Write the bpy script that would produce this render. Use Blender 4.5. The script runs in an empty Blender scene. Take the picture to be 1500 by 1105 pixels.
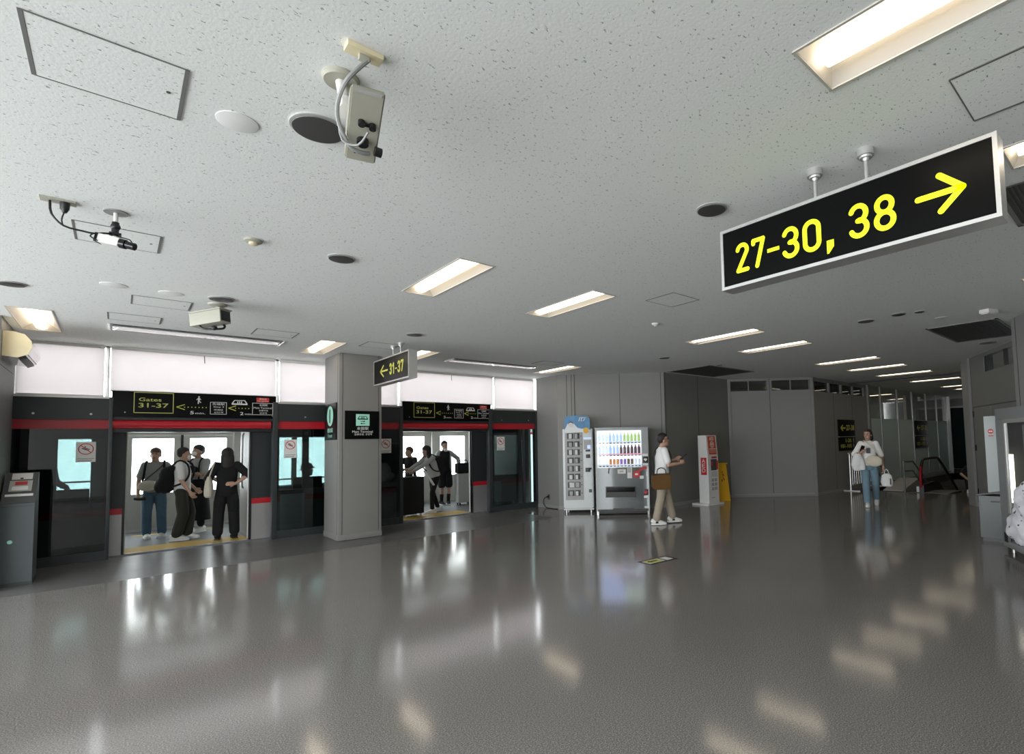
import bpy, bmesh, math, random
from mathutils import Matrix, Vector, Quaternion
random.seed(7)
scene = bpy.context.scene
COL = scene.collection
R = math.radians

# ------------------------------------------------------------------ camera, world, light, exposure
CEIL = 3.10
CAM_H = 1.5
FPX, PPX, PPY = 764.66, 885.84, 604.68          # focal length and principal point in pixels of a 1500 x 1105 frame
YAW, PITCH, ROLL = R(46.9579), R(3.31681), R(-1.34227)
cam_data = bpy.data.cameras.new('camera')
cam = bpy.data.objects.new('camera', cam_data)
COL.objects.link(cam)
cam_data.sensor_fit = 'HORIZONTAL'
cam_data.sensor_width = 36.0
cam_data.lens = FPX / 1500 * 36
cam_data.shift_x = (750 - PPX) / 1500
cam_data.shift_y = (PPY - 552.5) / 1500
cam_data.clip_start = 0.02
cam_data.clip_end = 300
_fw = Vector((math.cos(YAW) * math.cos(PITCH), math.sin(YAW) * math.cos(PITCH), math.sin(PITCH)))
_r = Vector((math.sin(YAW), -math.cos(YAW), 0))
_u = _r.cross(_fw)
_r2 = math.cos(ROLL) * _r + math.sin(ROLL) * _u
_u2 = -math.sin(ROLL) * _r + math.cos(ROLL) * _u
cam.matrix_world = Matrix(((_r2.x, _u2.x, -_fw.x, 0), (_r2.y, _u2.y, -_fw.y, 0), (_r2.z, _u2.z, -_fw.z, CAM_H), (0, 0, 0, 1)))
scene.camera = cam

SKY = 8.0
world = bpy.data.worlds.new('overcast_sky')
scene.world = world
world.use_nodes = True
bg = world.node_tree.nodes['Background']
bg.inputs[0].default_value = (0.94, 0.97, 1.0, 1)
bg.inputs[1].default_value = SKY
scene.view_settings.view_transform = 'Standard'
scene.view_settings.look = 'None'
scene.view_settings.gamma = 1
scene.view_settings.use_curve_mapping = False
scene.view_settings.exposure = 0.28
scene.cycles.use_denoising = True
scene.cycles.max_bounces = 10
scene.cycles.diffuse_bounces = 5
scene.cycles.transparent_max_bounces = 16
scene.cycles.sample_clamp_indirect = 8.0

def portal(loc, rot, sx, sy):
    l = bpy.data.lights.new('window_portal', 'AREA')
    l.shape = 'RECTANGLE'; l.size = sx; l.size_y = sy
    l.cycles.is_portal = True
    o = bpy.data.objects.new('window_portal', l)
    o.location = loc; o.rotation_euler = rot
    COL.objects.link(o)
portal((-5.0, 2.6, 1.6), (0, R(-90), 0), 2.6, 13.0)      # window wall to the left, outside the frame
portal((2.0, 13.75, 1.28), (R(-90), 0, 0), 14.0, 1.2)     # far windows of the shuttle

# ------------------------------------------------------------------ materials
def mat(name, color, rough=0.5, metal=0.0, spec=0.5, var=0.05, scale=14.0, bump=0.0, bscale=90.0, emit=None, estr=0.0, coat=0.0):
    m = bpy.data.materials.new(name); m.use_nodes = True
    nt = m.node_tree; b = nt.nodes['Principled BSDF']
    b.inputs['Roughness'].default_value = rough
    b.inputs['Metallic'].default_value = metal
    b.inputs['Specular IOR Level'].default_value = spec
    if coat: b.inputs['Coat Weight'].default_value = coat
    c = tuple(color) + (1,)
    if var > 0:
        tc = nt.nodes.new('ShaderNodeTexCoord')
        n = nt.nodes.new('ShaderNodeTexNoise'); n.inputs['Scale'].default_value = scale; n.inputs['Detail'].default_value = 3
        nt.links.new(tc.outputs['Object'], n.inputs['Vector'])
        mr = nt.nodes.new('ShaderNodeMapRange')
        mr.inputs['To Min'].default_value = 1 - var; mr.inputs['To Max'].default_value = 1 + var
        nt.links.new(n.outputs['Fac'], mr.inputs['Value'])
        mx = nt.nodes.new('ShaderNodeMix'); mx.data_type = 'RGBA'; mx.blend_type = 'MULTIPLY'
        mx.inputs['Factor'].default_value = 1
        mx.inputs['A'].default_value = c
        nt.links.new(mr.outputs['Result'], mx.inputs['B'])
        nt.links.new(mx.outputs['Result'], b.inputs['Base Color'])
        if bump:
            n2 = nt.nodes.new('ShaderNodeTexNoise'); n2.inputs['Scale'].default_value = bscale; n2.inputs['Detail'].default_value = 4
            nt.links.new(tc.outputs['Object'], n2.inputs['Vector'])
            bp = nt.nodes.new('ShaderNodeBump'); bp.inputs['Strength'].default_value = bump; bp.inputs['Distance'].default_value = 0.01
            nt.links.new(n2.outputs['Fac'], bp.inputs['Height']); nt.links.new(bp.outputs['Normal'], b.inputs['Normal'])
    else:
        b.inputs['Base Color'].default_value = c
    if emit:
        b.inputs['Emission Color'].default_value = tuple(emit) + (1,)
        b.inputs['Emission Strength'].default_value = estr
    return m

def thin_glass(name, tint, reflect=1.0, rough=0.0):
    m = bpy.data.materials.new(name); m.use_nodes = True
    nt = m.node_tree; nt.nodes.clear()
    out = nt.nodes.new('ShaderNodeOutputMaterial')
    tr = nt.nodes.new('ShaderNodeBsdfTransparent'); tr.inputs[0].default_value = tuple(tint) + (1,)
    gl = nt.nodes.new('ShaderNodeBsdfGlossy'); gl.inputs['Roughness'].default_value = rough
    gl.inputs['Color'].default_value = (reflect, reflect, reflect, 1)
    fr = nt.nodes.new('ShaderNodeFresnel'); fr.inputs['IOR'].default_value = 1.5
    mx = nt.nodes.new('ShaderNodeMixShader')
    ge = nt.nodes.new('ShaderNodeNewGeometry')
    sb = nt.nodes.new('ShaderNodeMath'); sb.operation = 'SUBTRACT'; sb.inputs[0].default_value = 1.0
    ml = nt.nodes.new('ShaderNodeMath'); ml.operation = 'MULTIPLY'
    nt.links.new(ge.outputs['Backfacing'], sb.inputs[1]); nt.links.new(sb.outputs[0], ml.inputs[1]); nt.links.new(fr.outputs[0], ml.inputs[0])
    nt.links.new(ml.outputs[0], mx.inputs[0]); nt.links.new(tr.outputs[0], mx.inputs[1]); nt.links.new(gl.outputs[0], mx.inputs[2])
    nt.links.new(mx.outputs[0], out.inputs[0])
    return m

def translucent(name, dcol, tcol, fac, rough=0.8):
    m = bpy.data.materials.new(name); m.use_nodes = True
    nt = m.node_tree; nt.nodes.clear()
    out = nt.nodes.new('ShaderNodeOutputMaterial')
    d = nt.nodes.new('ShaderNodeBsdfDiffuse'); d.inputs[0].default_value = tuple(dcol) + (1,)
    t = nt.nodes.new('ShaderNodeBsdfTranslucent')
    tc = nt.nodes.new('ShaderNodeTexCoord')
    n = nt.nodes.new('ShaderNodeTexNoise'); n.inputs['Scale'].default_value = 3.0
    nt.links.new(tc.outputs['Object'], n.inputs['Vector'])
    mr = nt.nodes.new('ShaderNodeMapRange'); mr.inputs['To Min'].default_value = 0.95; mr.inputs['To Max'].default_value = 1.03
    nt.links.new(n.outputs['Fac'], mr.inputs['Value'])
    mm = nt.nodes.new('ShaderNodeMix'); mm.data_type = 'RGBA'; mm.blend_type = 'MULTIPLY'; mm.inputs['Factor'].default_value = 1
    mm.inputs['A'].default_value = tuple(tcol) + (1,)
    nt.links.new(mr.outputs['Result'], mm.inputs['B']); nt.links.new(mm.outputs['Result'], t.inputs[0])
    mx = nt.nodes.new('ShaderNodeMixShader'); mx.inputs[0].default_value = fac
    nt.links.new(d.outputs[0], mx.inputs[1]); nt.links.new(t.outputs[0], mx.inputs[2]); nt.links.new(mx.outputs[0], out.inputs[0])
    return m

def floor_material(name, base, dark, light, rough, bump):
    m = bpy.data.materials.new(name); m.use_nodes = True
    nt = m.node_tree; b = nt.nodes['Principled BSDF']; L = nt.links.new
    tc = nt.nodes.new('ShaderNodeTexCoord')
    n1 = nt.nodes.new('ShaderNodeTexNoise'); n1.inputs['Scale'].default_value = 130; n1.inputs['Detail'].default_value = 2
    L(tc.outputs['Object'], n1.inputs['Vector'])
    r1 = nt.nodes.new('ShaderNodeValToRGB'); e = r1.color_ramp.elements
    e[0].position = 0.34; e[0].color = tuple(dark) + (1,)
    e[1].position = 0.68; e[1].color = tuple(light) + (1,)
    mid = r1.color_ramp.elements.new(0.5); mid.color = tuple(base) + (1,)
    L(n1.outputs['Fac'], r1.inputs['Fac'])
    n2 = nt.nodes.new('ShaderNodeTexNoise'); n2.inputs['Scale'].default_value = 0.5; n2.inputs['Detail'].default_value = 4
    L(tc.outputs['Object'], n2.inputs['Vector'])
    mr = nt.nodes.new('ShaderNodeMapRange'); mr.inputs['To Min'].default_value = 0.9; mr.inputs['To Max'].default_value = 1.1
    L(n2.outputs['Fac'], mr.inputs['Value'])
    mx = nt.nodes.new('ShaderNodeMix'); mx.data_type = 'RGBA'; mx.blend_type = 'MULTIPLY'; mx.inputs['Factor'].default_value = 1
    L(r1.outputs['Color'], mx.inputs['A']); L(mr.outputs['Result'], mx.inputs['B'])
    L(mx.outputs['Result'], b.inputs['Base Color'])
    rr = nt.nodes.new('ShaderNodeMapRange'); rr.inputs['To Min'].default_value = rough * 0.8; rr.inputs['To Max'].default_value = rough * 1.25
    n3 = nt.nodes.new('ShaderNodeTexNoise'); n3.inputs['Scale'].default_value = 1.7; n3.inputs['Detail'].default_value = 5
    L(tc.outputs['Object'], n3.inputs['Vector']); L(n3.outputs['Fac'], rr.inputs['Value']); L(rr.outputs['Result'], b.inputs['Roughness'])
    n4 = nt.nodes.new('ShaderNodeTexNoise'); n4.inputs['Scale'].default_value = 2.2; n4.inputs['Detail'].default_value = 3
    L(tc.outputs['Object'], n4.inputs['Vector'])
    n5 = nt.nodes.new('ShaderNodeTexNoise'); n5.inputs['Scale'].default_value = 160; n5.inputs['Detail'].default_value = 2
    L(tc.outputs['Object'], n5.inputs['Vector'])
    b1 = nt.nodes.new('ShaderNodeBump'); b1.inputs['Strength'].default_value = bump; b1.inputs['Distance'].default_value = 0.02
    L(n4.outputs['Fac'], b1.inputs['Height'])
    b2 = nt.nodes.new('ShaderNodeBump'); b2.inputs['Strength'].default_value = bump * 0.8; b2.inputs['Distance'].default_value = 0.001
    L(n5.outputs['Fac'], b2.inputs['Height']); L(b1.outputs['Normal'], b2.inputs['Normal']); L(b2.outputs['Normal'], b.inputs['Normal'])
    b.inputs['Specular IOR Level'].default_value = 0.65
    return m

def ceiling_material():
    m = bpy.data.materials.new('rock_wool_ceiling'); m.use_nodes = True
    nt = m.node_tree; b = nt.nodes['Principled BSDF']; L = nt.links.new
    tc = nt.nodes.new('ShaderNodeTexCoord')
    mp = nt.nodes.new('ShaderNodeMapping'); mp.inputs['Scale'].default_value = (1, 1.9, 1); mp.inputs['Rotation'].default_value = (0, 0, 0.5)
    L(tc.outputs['Object'], mp.inputs['Vector'])
    n1 = nt.nodes.new('ShaderNodeTexNoise'); n1.inputs['Scale'].default_value = 42; n1.inputs['Detail'].default_value = 3; n1.inputs['Roughness'].default_value = 0.6
    L(mp.outputs[0], n1.inputs['Vector'])
    r = nt.nodes.new('ShaderNodeValToRGB'); e = r.color_ramp.elements
    e[0].position = 0.635; e[0].color = (0.80, 0.82, 0.80, 1); e[1].position = 0.70; e[1].color = (0.30, 0.31, 0.30, 1)
    L(n1.outputs['Fac'], r.inputs['Fac']); L(r.outputs[0], b.inputs['Base Color'])
    bp = nt.nodes.new('ShaderNodeBump'); bp.inputs['Strength'].default_value = 0.5; bp.inputs['Distance'].default_value = 0.004; bp.invert = True
    L(r.outputs[0], bp.inputs['Height'])
    bp.invert = False
    n2 = nt.nodes.new('ShaderNodeTexNoise'); n2.inputs['Scale'].default_value = 70; n2.inputs['Detail'].default_value = 3
    L(tc.outputs['Object'], n2.inputs['Vector'])
    bq = nt.nodes.new('ShaderNodeBump'); bq.inputs['Strength'].default_value = 0.17; bq.inputs['Distance'].default_value = 0.006
    L(n2.outputs['Fac'], bq.inputs['Height']); L(bp.outputs['Normal'], bq.inputs['Normal']); L(bq.outputs['Normal'], b.inputs['Normal'])
    b.inputs['Roughness'].default_value = 0.95; b.inputs['Specular IOR Level'].default_value = 0.1
    return m

M = {}
M['floor'] = floor_material('polished_grey_vinyl', (0.202, 0.192, 0.182), (0.125, 0.118, 0.111), (0.345, 0.33, 0.312), 0.115, 0.03)
M['platform'] = floor_material('matte_grey_vinyl', (0.12, 0.118, 0.115), (0.09, 0.09, 0.088), (0.17, 0.168, 0.165), 0.3, 0.05)
M['ceiling'] = ceiling_material()
M['wall'] = mat('grey_wall_panel', (0.25, 0.25, 0.24), 0.5, var=0.03, scale=3)
M['wall_dark'] = mat('darker_grey_wall_panel', (0.2, 0.2, 0.19), 0.5, var=0.03, scale=3)
M['column'] = mat('warm_grey_column_panel', (0.225, 0.22, 0.208), 0.45, var=0.03, scale=3)
M['seam'] = mat('dark_panel_seam', (0.06, 0.06, 0.06), 0.6)
M['edge'] = mat('pale_metal_edge', (0.45, 0.45, 0.44), 0.35, metal=0.5)
M['skirt'] = mat('grey_skirting', (0.3, 0.3, 0.29), 0.5)
M['outer'] = mat('painted_building_wall', (0.6, 0.6, 0.58), 0.8)
M['darkmetal'] = mat('dark_grey_metal', (0.035, 0.04, 0.042), 0.4, metal=0.3)
M['post'] = mat('charcoal_post', (0.05, 0.057, 0.06), 0.35, metal=0.4)
M['black'] = mat('black_plastic', (0.008, 0.008, 0.009), 0.4)
M['softblack'] = mat('black_cloth', (0.007, 0.007, 0.008), 0.9, bump=0.3)
M['signblack'] = mat('black_sign_face', (0.0028, 0.0028, 0.003), 0.28, spec=0.13, var=0)
M['red'] = mat('red_band', (0.45, 0.012, 0.022), 0.3, var=0.03)
M['redlabel'] = mat('red_label', (0.55, 0.03, 0.03), 0.5)
M['steel'] = mat('brushed_steel', (0.5, 0.5, 0.49), 0.3, metal=0.9)
M['darksteel'] = mat('dark_brushed_disc', (0.16, 0.16, 0.16), 0.38, metal=0.8)
M['alu'] = mat('silver_aluminium', (0.62, 0.62, 0.61), 0.35, metal=0.7)
M['trainalu'] = mat('train_aluminium', (0.40, 0.39, 0.385), 0.4, metal=0.6)
M['white'] = mat('white_paint', (0.78, 0.78, 0.77), 0.45)
M['offwhite'] = mat('off_white_plastic', (0.72, 0.71, 0.68), 0.45)
M['beige'] = mat('aged_beige_plastic', (0.72, 0.64, 0.42), 0.5)
M['camshell'] = mat('camera_housing_cream', (0.40, 0.395, 0.325), 0.45)
M['glass_screen'] = thin_glass('tinted_screen_glass', (0.30, 0.36, 0.355))
M['glass_clear'] = thin_glass('clear_glass', (0.95, 0.96, 0.96))
M['glass_train'] = thin_glass('train_window_glass', (0.92, 0.95, 0.95))
M['glass_dark'] = thin_glass('smoked_glass', (0.3, 0.33, 0.34))
M['frost'] = translucent('frosted_glass', (0.74, 0.85, 0.86), (0.7, 0.8, 0.81), 0.35)
M['blind'] = translucent('roller_blind_fabric', (0.82, 0.81, 0.80), (0.56, 0.535, 0.537), 0.64)
M['yellow_letter'] = mat('lit_yellow_lettering', (0.6, 0.8, 0.004), 0.5, var=0, emit=(0.80, 1.0, 0.004), estr=0.62)
M['dim_yellow'] = mat('yellow_lettering', (0.62, 0.62, 0.1), 0.5, var=0)
M['pale_yellow'] = mat('pale_yellow_lettering', (0.6, 0.6, 0.17), 0.5, var=0)
M['letter'] = mat('white_lettering', (0.75, 0.75, 0.73), 0.5, var=0)
M['mint'] = mat('mint_green_panel', (0.33, 0.66, 0.53), 0.45, var=0.02, emit=(0.33, 0.66, 0.53), estr=0.12)
M['tactile'] = mat('yellow_threshold_strip', (0.56, 0.36, 0.06), 0.6, bump=0.4)
M['trainfloor'] = mat('train_floor', (0.16, 0.165, 0.17), 0.4)
M['trainwall'] = mat('train_lining', (0.5, 0.49, 0.455), 0.5)
M['seat'] = mat('seat_moquette', (0.03, 0.035, 0.04), 0.9)
M['kiosk'] = mat('blue_grey_cabinet_paint', (0.085, 0.10, 0.105), 0.45)
M['kioskdark'] = mat('dark_cabinet_paint', (0.05, 0.057, 0.06), 0.45)
M['machine'] = mat('machine_silver_grey', (0.27, 0.285, 0.285), 0.35, metal=0.25)
M['machine_white'] = mat('machine_white', (0.76, 0.79, 0.79), 0.35)
M['panelgrey'] = mat('machine_panel_grey', (0.42, 0.42, 0.41), 0.5)
M['sky_blue'] = mat('blue_header_card', (0.10, 0.28, 0.50), 0.5, var=0.3, scale=9)
M['yellow'] = mat('yellow_plastic', (0.78, 0.43, 0.015), 0.45)
M['pink_orange'] = mat('orange_red_panel', (0.62, 0.09, 0.035), 0.5)
M['led'] = mat('warm_led_bar', (1, 0.95, 0.85), 0.5, var=0, emit=(1.0, 0.86, 0.66), estr=4.6)
M['fixture'] = mat('lamp_reflector_white', (0.5, 0.475, 0.43), 0.4, var=0)
M['tubelight'] = mat('machine_tube_light', (1, 1, 0.9), 0.5, var=0, emit=(1.0, 0.95, 0.72), estr=3.2)
M['display'] = mat('lit_display_backing', (0.85, 0.9, 1.0), 0.5, var=0, emit=(0.78, 0.84, 1.0), estr=1.1)
M['skin'] = mat('skin', (0.50, 0.30, 0.215), 0.5, var=0.04)
M['lips'] = mat('lips', (0.33, 0.11, 0.09), 0.5, var=0)
M['hair'] = mat('dark_hair', (0.017, 0.013, 0.011), 0.55, var=0.3, scale=60, bump=0.5, bscale=120)
M['brownhair'] = mat('brown_hair', (0.10, 0.055, 0.035), 0.55, var=0.3, scale=60, bump=0.5, bscale=120)
M['eye'] = mat('dark_eye', (0.012, 0.01, 0.01), 0.25, var=0)
M['whitecloth'] = mat('white_cotton', (0.80, 0.80, 0.79), 0.9, bump=0.25, bscale=25)
M['greycloth'] = mat('grey_cotton', (0.33, 0.335, 0.325), 0.9, bump=0.25, bscale=25)
M['palegrey'] = mat('pale_grey_cotton', (0.44, 0.44, 0.43), 0.9, bump=0.25, bscale=25)
M['denim'] = mat('blue_denim', (0.085, 0.15, 0.22), 0.85, var=0.2, scale=8, bump=0.3, bscale=60)
M['paledenim'] = mat('washed_denim', (0.17, 0.27, 0.34), 0.85, var=0.2, scale=8, bump=0.3, bscale=60)
M['khaki'] = mat('khaki_cotton', (0.36, 0.31, 0.24), 0.9, bump=0.3, bscale=25)
M['olive'] = mat('dark_olive_cloth', (0.03, 0.03, 0.024), 0.9, bump=0.3, bscale=25)
M['canvas'] = mat('brown_canvas', (0.12, 0.058, 0.013), 0.85, bump=0.3)
M['cream'] = mat('cream_canvas', (0.66, 0.62, 0.5), 0.85, bump=0.25)
M['shoe'] = mat('white_shoe', (0.78, 0.78, 0.76), 0.5)
M['phone'] = mat('black_phone', (0.01, 0.01, 0.012), 0.15)
M['bottle_blue'] = mat('blue_bottle', (0.20, 0.36, 0.72), 0.25, var=0.15, scale=40, emit=(0.55, 0.66, 1.0), estr=0.5)  # emission added so the bottles look washed out by the display light
M['bottle_green'] = mat('green_bottle', (0.26, 0.46, 0.07), 0.25, var=0.15, scale=40, emit=(0.6, 0.8, 0.35), estr=0.3)  # weaker added glow, standing in for light from the display
M['bottle_brown'] = mat('dark_red_bottle', (0.11, 0.018, 0.02), 0.25, var=0.15, scale=40)
M['bottle_white'] = mat('white_can', (0.75, 0.8, 0.88), 0.3, emit=(0.8, 0.88, 1.0), estr=0.25)  # glow put into the colour of cans and shelves as display light
M['bottle_orange'] = mat('orange_can', (0.75, 0.27, 0.05), 0.3, emit=(1.0, 0.5, 0.2), estr=0.1)  # slight glow in place of shelf light
M['bottle_purple'] = mat('purple_can', (0.25, 0.12, 0.45), 0.3, emit=(0.4, 0.25, 0.8), estr=0.1)  # slight glow in place of shelf light on the can
M['bottle_coffee'] = mat('brown_can', (0.18, 0.08, 0.02), 0.3)
M['pinkstrip'] = mat('pink_price_strip', (0.8, 0.25, 0.3), 0.5, var=0, emit=(1.0, 0.45, 0.5), estr=0.3)
M['paper'] = mat('white_paper', (0.75, 0.75, 0.73), 0.7)
M['palepanel'] = mat('pale_grey_machine_panel', (0.40, 0.44, 0.435), 0.4)
M['countergrey'] = mat('counter_grey', (0.13, 0.14, 0.138), 0.45)
M['pillar_dark'] = mat('dark_grey_pillar', (0.11, 0.11, 0.103), 0.5)
M['gloss_white'] = mat('glossy_white_enamel', (0.82, 0.82, 0.81), 0.14, spec=0.8, var=0.02, coat=1.0)
M['hatchline'] = mat('ceiling_hatch_gap', (0.16, 0.16, 0.155), 0.7)
M['cover'] = mat('ceiling_cover_white', (0.78, 0.79, 0.77), 0.6)
M['graysteel'] = mat('dull_steel', (0.2, 0.2, 0.195), 0.5, metal=0.5)
M['grille'] = mat('dark_grille', (0.075, 0.075, 0.072), 0.6)
M['cable'] = mat('grey_cable', (0.28, 0.285, 0.28), 0.5)
M['stone'] = mat('pale_grey_terrazzo', (0.55, 0.55, 0.52), 0.5, var=0.1, scale=60)
M['tealglass'] = mat('dark_teal_door', (0.008, 0.02, 0.022), 0.1)
M['lens'] = mat('black_lens', (0.004, 0.004, 0.006), 0.08)
M['belly'] = mat('mask_white', (0.8, 0.8, 0.8), 0.8)
M['plastic_bag'] = translucent('white_plastic_film', (0.78, 0.78, 0.82), (0.6, 0.6, 0.66), 0.25)

# ------------------------------------------------------------------ mesh building helpers
class MB:
    def __init__(s): s.bm = bmesh.new(); s.M = Matrix.Identity(4)
    def _new(s, verts, faces):
        vs = [s.bm.verts.new(s.M @ Vector(v)) for v in verts]
        fs = []
        for f in faces:
            try: fs.append(s.bm.faces.new([vs[i] for i in f]))
            except ValueError: pass
        return vs, fs
    def box(s, x0, x1, y0, y1, z0, z1, bev=0.0):
        v = [(x0, y0, z0), (x1, y0, z0), (x1, y1, z0), (x0, y1, z0), (x0, y0, z1), (x1, y0, z1), (x1, y1, z1), (x0, y1, z1)]
        vs, fs = s._new(v, [(0, 3, 2, 1), (4, 5, 6, 7), (0, 1, 5, 4), (1, 2, 6, 5), (2, 3, 7, 6), (3, 0, 4, 7)])
        if bev > 0:
            es = list({e for f in fs for e in f.edges})
            bmesh.ops.bevel(s.bm, geom=es, offset=bev, segments=2, profile=0.7, affect='EDGES')
        return s
    def prism(s, pts, a, b, axis='y'):
        n = len(pts)
        def P(p, t):
            return (p[0], t, p[1]) if axis == 'y' else ((t, p[0], p[1]) if axis == 'x' else (p[0], p[1], t))
        v = [P(p, a) for p in pts] + [P(p, b) for p in pts]
        s._new(v, [tuple(range(n)), tuple(range(2 * n - 1, n - 1, -1))] + [(i, (i + 1) % n, n + (i + 1) % n, n + i) for i in range(n)])
        return s
    def cyl(s, p, q, r, r2=None, seg=16):
        return s.loft([(p, r), (q, r if r2 is None else r2)], seg)
    def loft(s, rings, seg=16, up=None):
        # rings: list of (centre, radius | (rx, ry)); closed, frames follow the path
        C = [Vector(c) for c, _ in rings]; n = len(C)
        prev = None; rr = []
        for i in range(n):
            t = (C[min(i + 1, n - 1)] - C[max(i - 1, 0)])
            t = t.normalized() if t.length > 1e-9 else Vector((0, 0, 1))
            if up is not None: x = Vector(up)
            elif prev is None: x = Vector((1, 0, 0)) if abs(t.x) < 0.9 else Vector((0, 1, 0))
            else: x = prev
            x = (x - t * x.dot(t)); x = x.normalized(); prev = x
            y = t.cross(x)
            r = rings[i][1]; rx, ry = (r, r) if not isinstance(r, (tuple, list)) else r
            rr.append([C[i] + x * (rx * math.cos(2 * math.pi * k / seg)) + y * (ry * math.sin(2 * math.pi * k / seg)) for k in range(seg)])
        v = [p for ring in rr for p in ring]
        f = [tuple(range(seg - 1, -1, -1)), tuple(range((n - 1) * seg, n * seg))]
        for i in range(n - 1):
            for k in range(seg):
                f.append((i * seg + k, i * seg + (k + 1) % seg, (i + 1) * seg + (k + 1) % seg, (i + 1) * seg + k))
        s._new(v, f); return s
    def tube(s, pts, r, seg=8, smooth=3):
        P = [Vector(p) for p in pts]
        if smooth > 1 and len(P) > 2:
            Q = []
            for i in range(len(P) - 1):
                p0, p1, p2, p3 = P[max(i - 1, 0)], P[i], P[i + 1], P[min(i + 2, len(P) - 1)]
                for k in range(smooth):
                    t = k / smooth
                    Q.append(0.5 * ((2 * p1) + (p2 - p0) * t + (2 * p0 - 5 * p1 + 4 * p2 - p3) * t * t + (3 * p1 - p0 - 3 * p2 + p3) * t ** 3))
            Q.append(P[-1]); P = Q
        return s.loft([(p, r) for p in P], seg)
    def sph(s, c, r, seg=16, rings=10):
        rx, ry, rz = (r, r, r) if not isinstance(r, (tuple, list)) else r
        mtx = s.M @ Matrix.Translation(c) @ Matrix.Diagonal((rx, ry, rz, 1))
        bmesh.ops.create_uvsphere(s.bm, u_segments=seg, v_segments=rings, radius=1, matrix=mtx); return s
    def cone(s, p, q, ra, rb, seg=12):
        # capsule with two radii
        s.sph(p, ra, seg, 8); s.sph(q, rb, seg, 8)
        p, q = Vector(p), Vector(q)
        if (q - p).length > 1e-5: s.loft([(p, ra), (q, rb)], seg)
        return s
    def chain(s, pts, rs, seg=12):
        for i in range(len(pts) - 1): s.cone(pts[i], pts[i + 1], rs[i], rs[i + 1], seg)
        return s
    def ring(s, cx, cz, r0, r1, y0, y1, seg=32, sx=1.0):
        v = []; f = []
        for k in range(seg):
            a = 2 * math.pi * k / seg; c, d = math.cos(a) * sx, math.sin(a)
            v += [(cx + r0 * c, y0, cz + r0 * d), (cx + r1 * c, y0, cz + r1 * d), (cx + r1 * c, y1, cz + r1 * d), (cx + r0 * c, y1, cz + r0 * d)]
        for k in range(seg):
            a, b = 4 * k, 4 * ((k + 1) % seg)
            for j in range(4): f.append((a + j, b + j, b + (j + 1) % 4, a + (j + 1) % 4))
        s._new(v, f); return s
    def disc(s, cx, cz, r, y0, y1, seg=24, sx=1.0):
        return s.prism([(cx + r * sx * math.cos(2 * math.pi * k / seg), cz + r * math.sin(2 * math.pi * k / seg)) for k in range(seg)], y0, y1)
    def bar(s, x0, z0, x1, z1, w, y0, y1, cap=True):
        # rounded stroke in the xz plane
        d = Vector((x1 - x0, z1 - z0)); L = d.length; d /= L; n = Vector((-d.y, d.x)) * w / 2
        a0 = math.atan2(n.y, n.x); pts = []
        K = 6 if cap else 1
        for k in range(K + 1):
            a = a0 + math.pi * k / K; pts.append((x0 + w / 2 * math.cos(a), z0 + w / 2 * math.sin(a)))
        for k in range(K + 1):
            a = a0 + math.pi + math.pi * k / K; pts.append((x1 + w / 2 * math.cos(a), z1 + w / 2 * math.sin(a)))
        return s.prism(pts, y0, y1)
    def stroke(s, pts, w, y0, y1):
        for i in range(len(pts) - 1):
            if (pts[i][0] - pts[i + 1][0]) ** 2 + (pts[i][1] - pts[i + 1][1]) ** 2 > 1e-10: s.bar(pts[i][0], pts[i][1], pts[i + 1][0], pts[i + 1][1], w, y0 - .00012 * (i % 12), y1)
        return s
    def mesh(s, name):
        bmesh.ops.recalc_face_normals(s.bm, faces=s.bm.faces)
        me = bpy.data.meshes.new(name); s.bm.to_mesh(me); s.bm.free(); return me
    def build(s, name, material, parent=None, smooth=True, angle=35, each=False):
        if each:                                   # every separate piece becomes a part of its own
            s.bm.verts.ensure_lookup_table(); seen = set(); out = None
            for v0 in s.bm.verts:
                if v0 in seen: continue
                stack = [v0]; isl = {v0}
                while stack:
                    v = stack.pop()
                    for e in v.link_edges:
                        w = e.other_vert(v)
                        if w not in isl: isl.add(w); stack.append(w)
                seen |= isl
                idx = {v: i for i, v in enumerate(isl)}
                m = MB(); m._new([tuple(v.co) for v in isl], [tuple(idx[v] for v in f.verts) for f in {f for v in isl for f in v.link_faces}])
                out = m.build(name, material, parent, smooth, angle)
            s.bm.free(); return out
        me = s.mesh(name)
        me.materials.append(M[material] if isinstance(material, str) else material)
        if smooth:
            me.shade_smooth(); me.set_sharp_from_angle(angle=R(angle))
        o = bpy.data.objects.new(name, me); COL.objects.link(o)
        if parent is not None: o.parent = parent
        return o

def thing(name, label, cat, loc=(0, 0, 0), rz=0.0, group=None):
    o = bpy.data.objects.new(name, None); COL.objects.link(o)
    o.empty_display_size = 0.1
    o.location = loc; o.rotation_euler = (0, 0, rz)
    o['label'] = label; o['category'] = cat
    if group: o['group'] = group
    return o
def tag(o, label, cat, group=None, loc=None, rz=None):
    o['label'] = label; o['category'] = cat
    if group: o['group'] = group
    if loc is not None: o.location = loc
    if rz is not None: o.rotation_euler = (0, 0, rz)
    return o
def struct(o): o['kind'] = 'structure'; return o
def dup(root, loc, rz=None, label=None):
    r = root.copy(); COL.objects.link(r); r.location = loc
    if rz is not None: r.rotation_euler = (0, 0, rz)
    if label: r['label'] = label
    for ch in list(root.children):
        c = ch.copy(); COL.objects.link(c); c.parent = r
        for g in list(ch.children):
            d = g.copy(); COL.objects.link(d); d.parent = c
    return r

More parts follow.
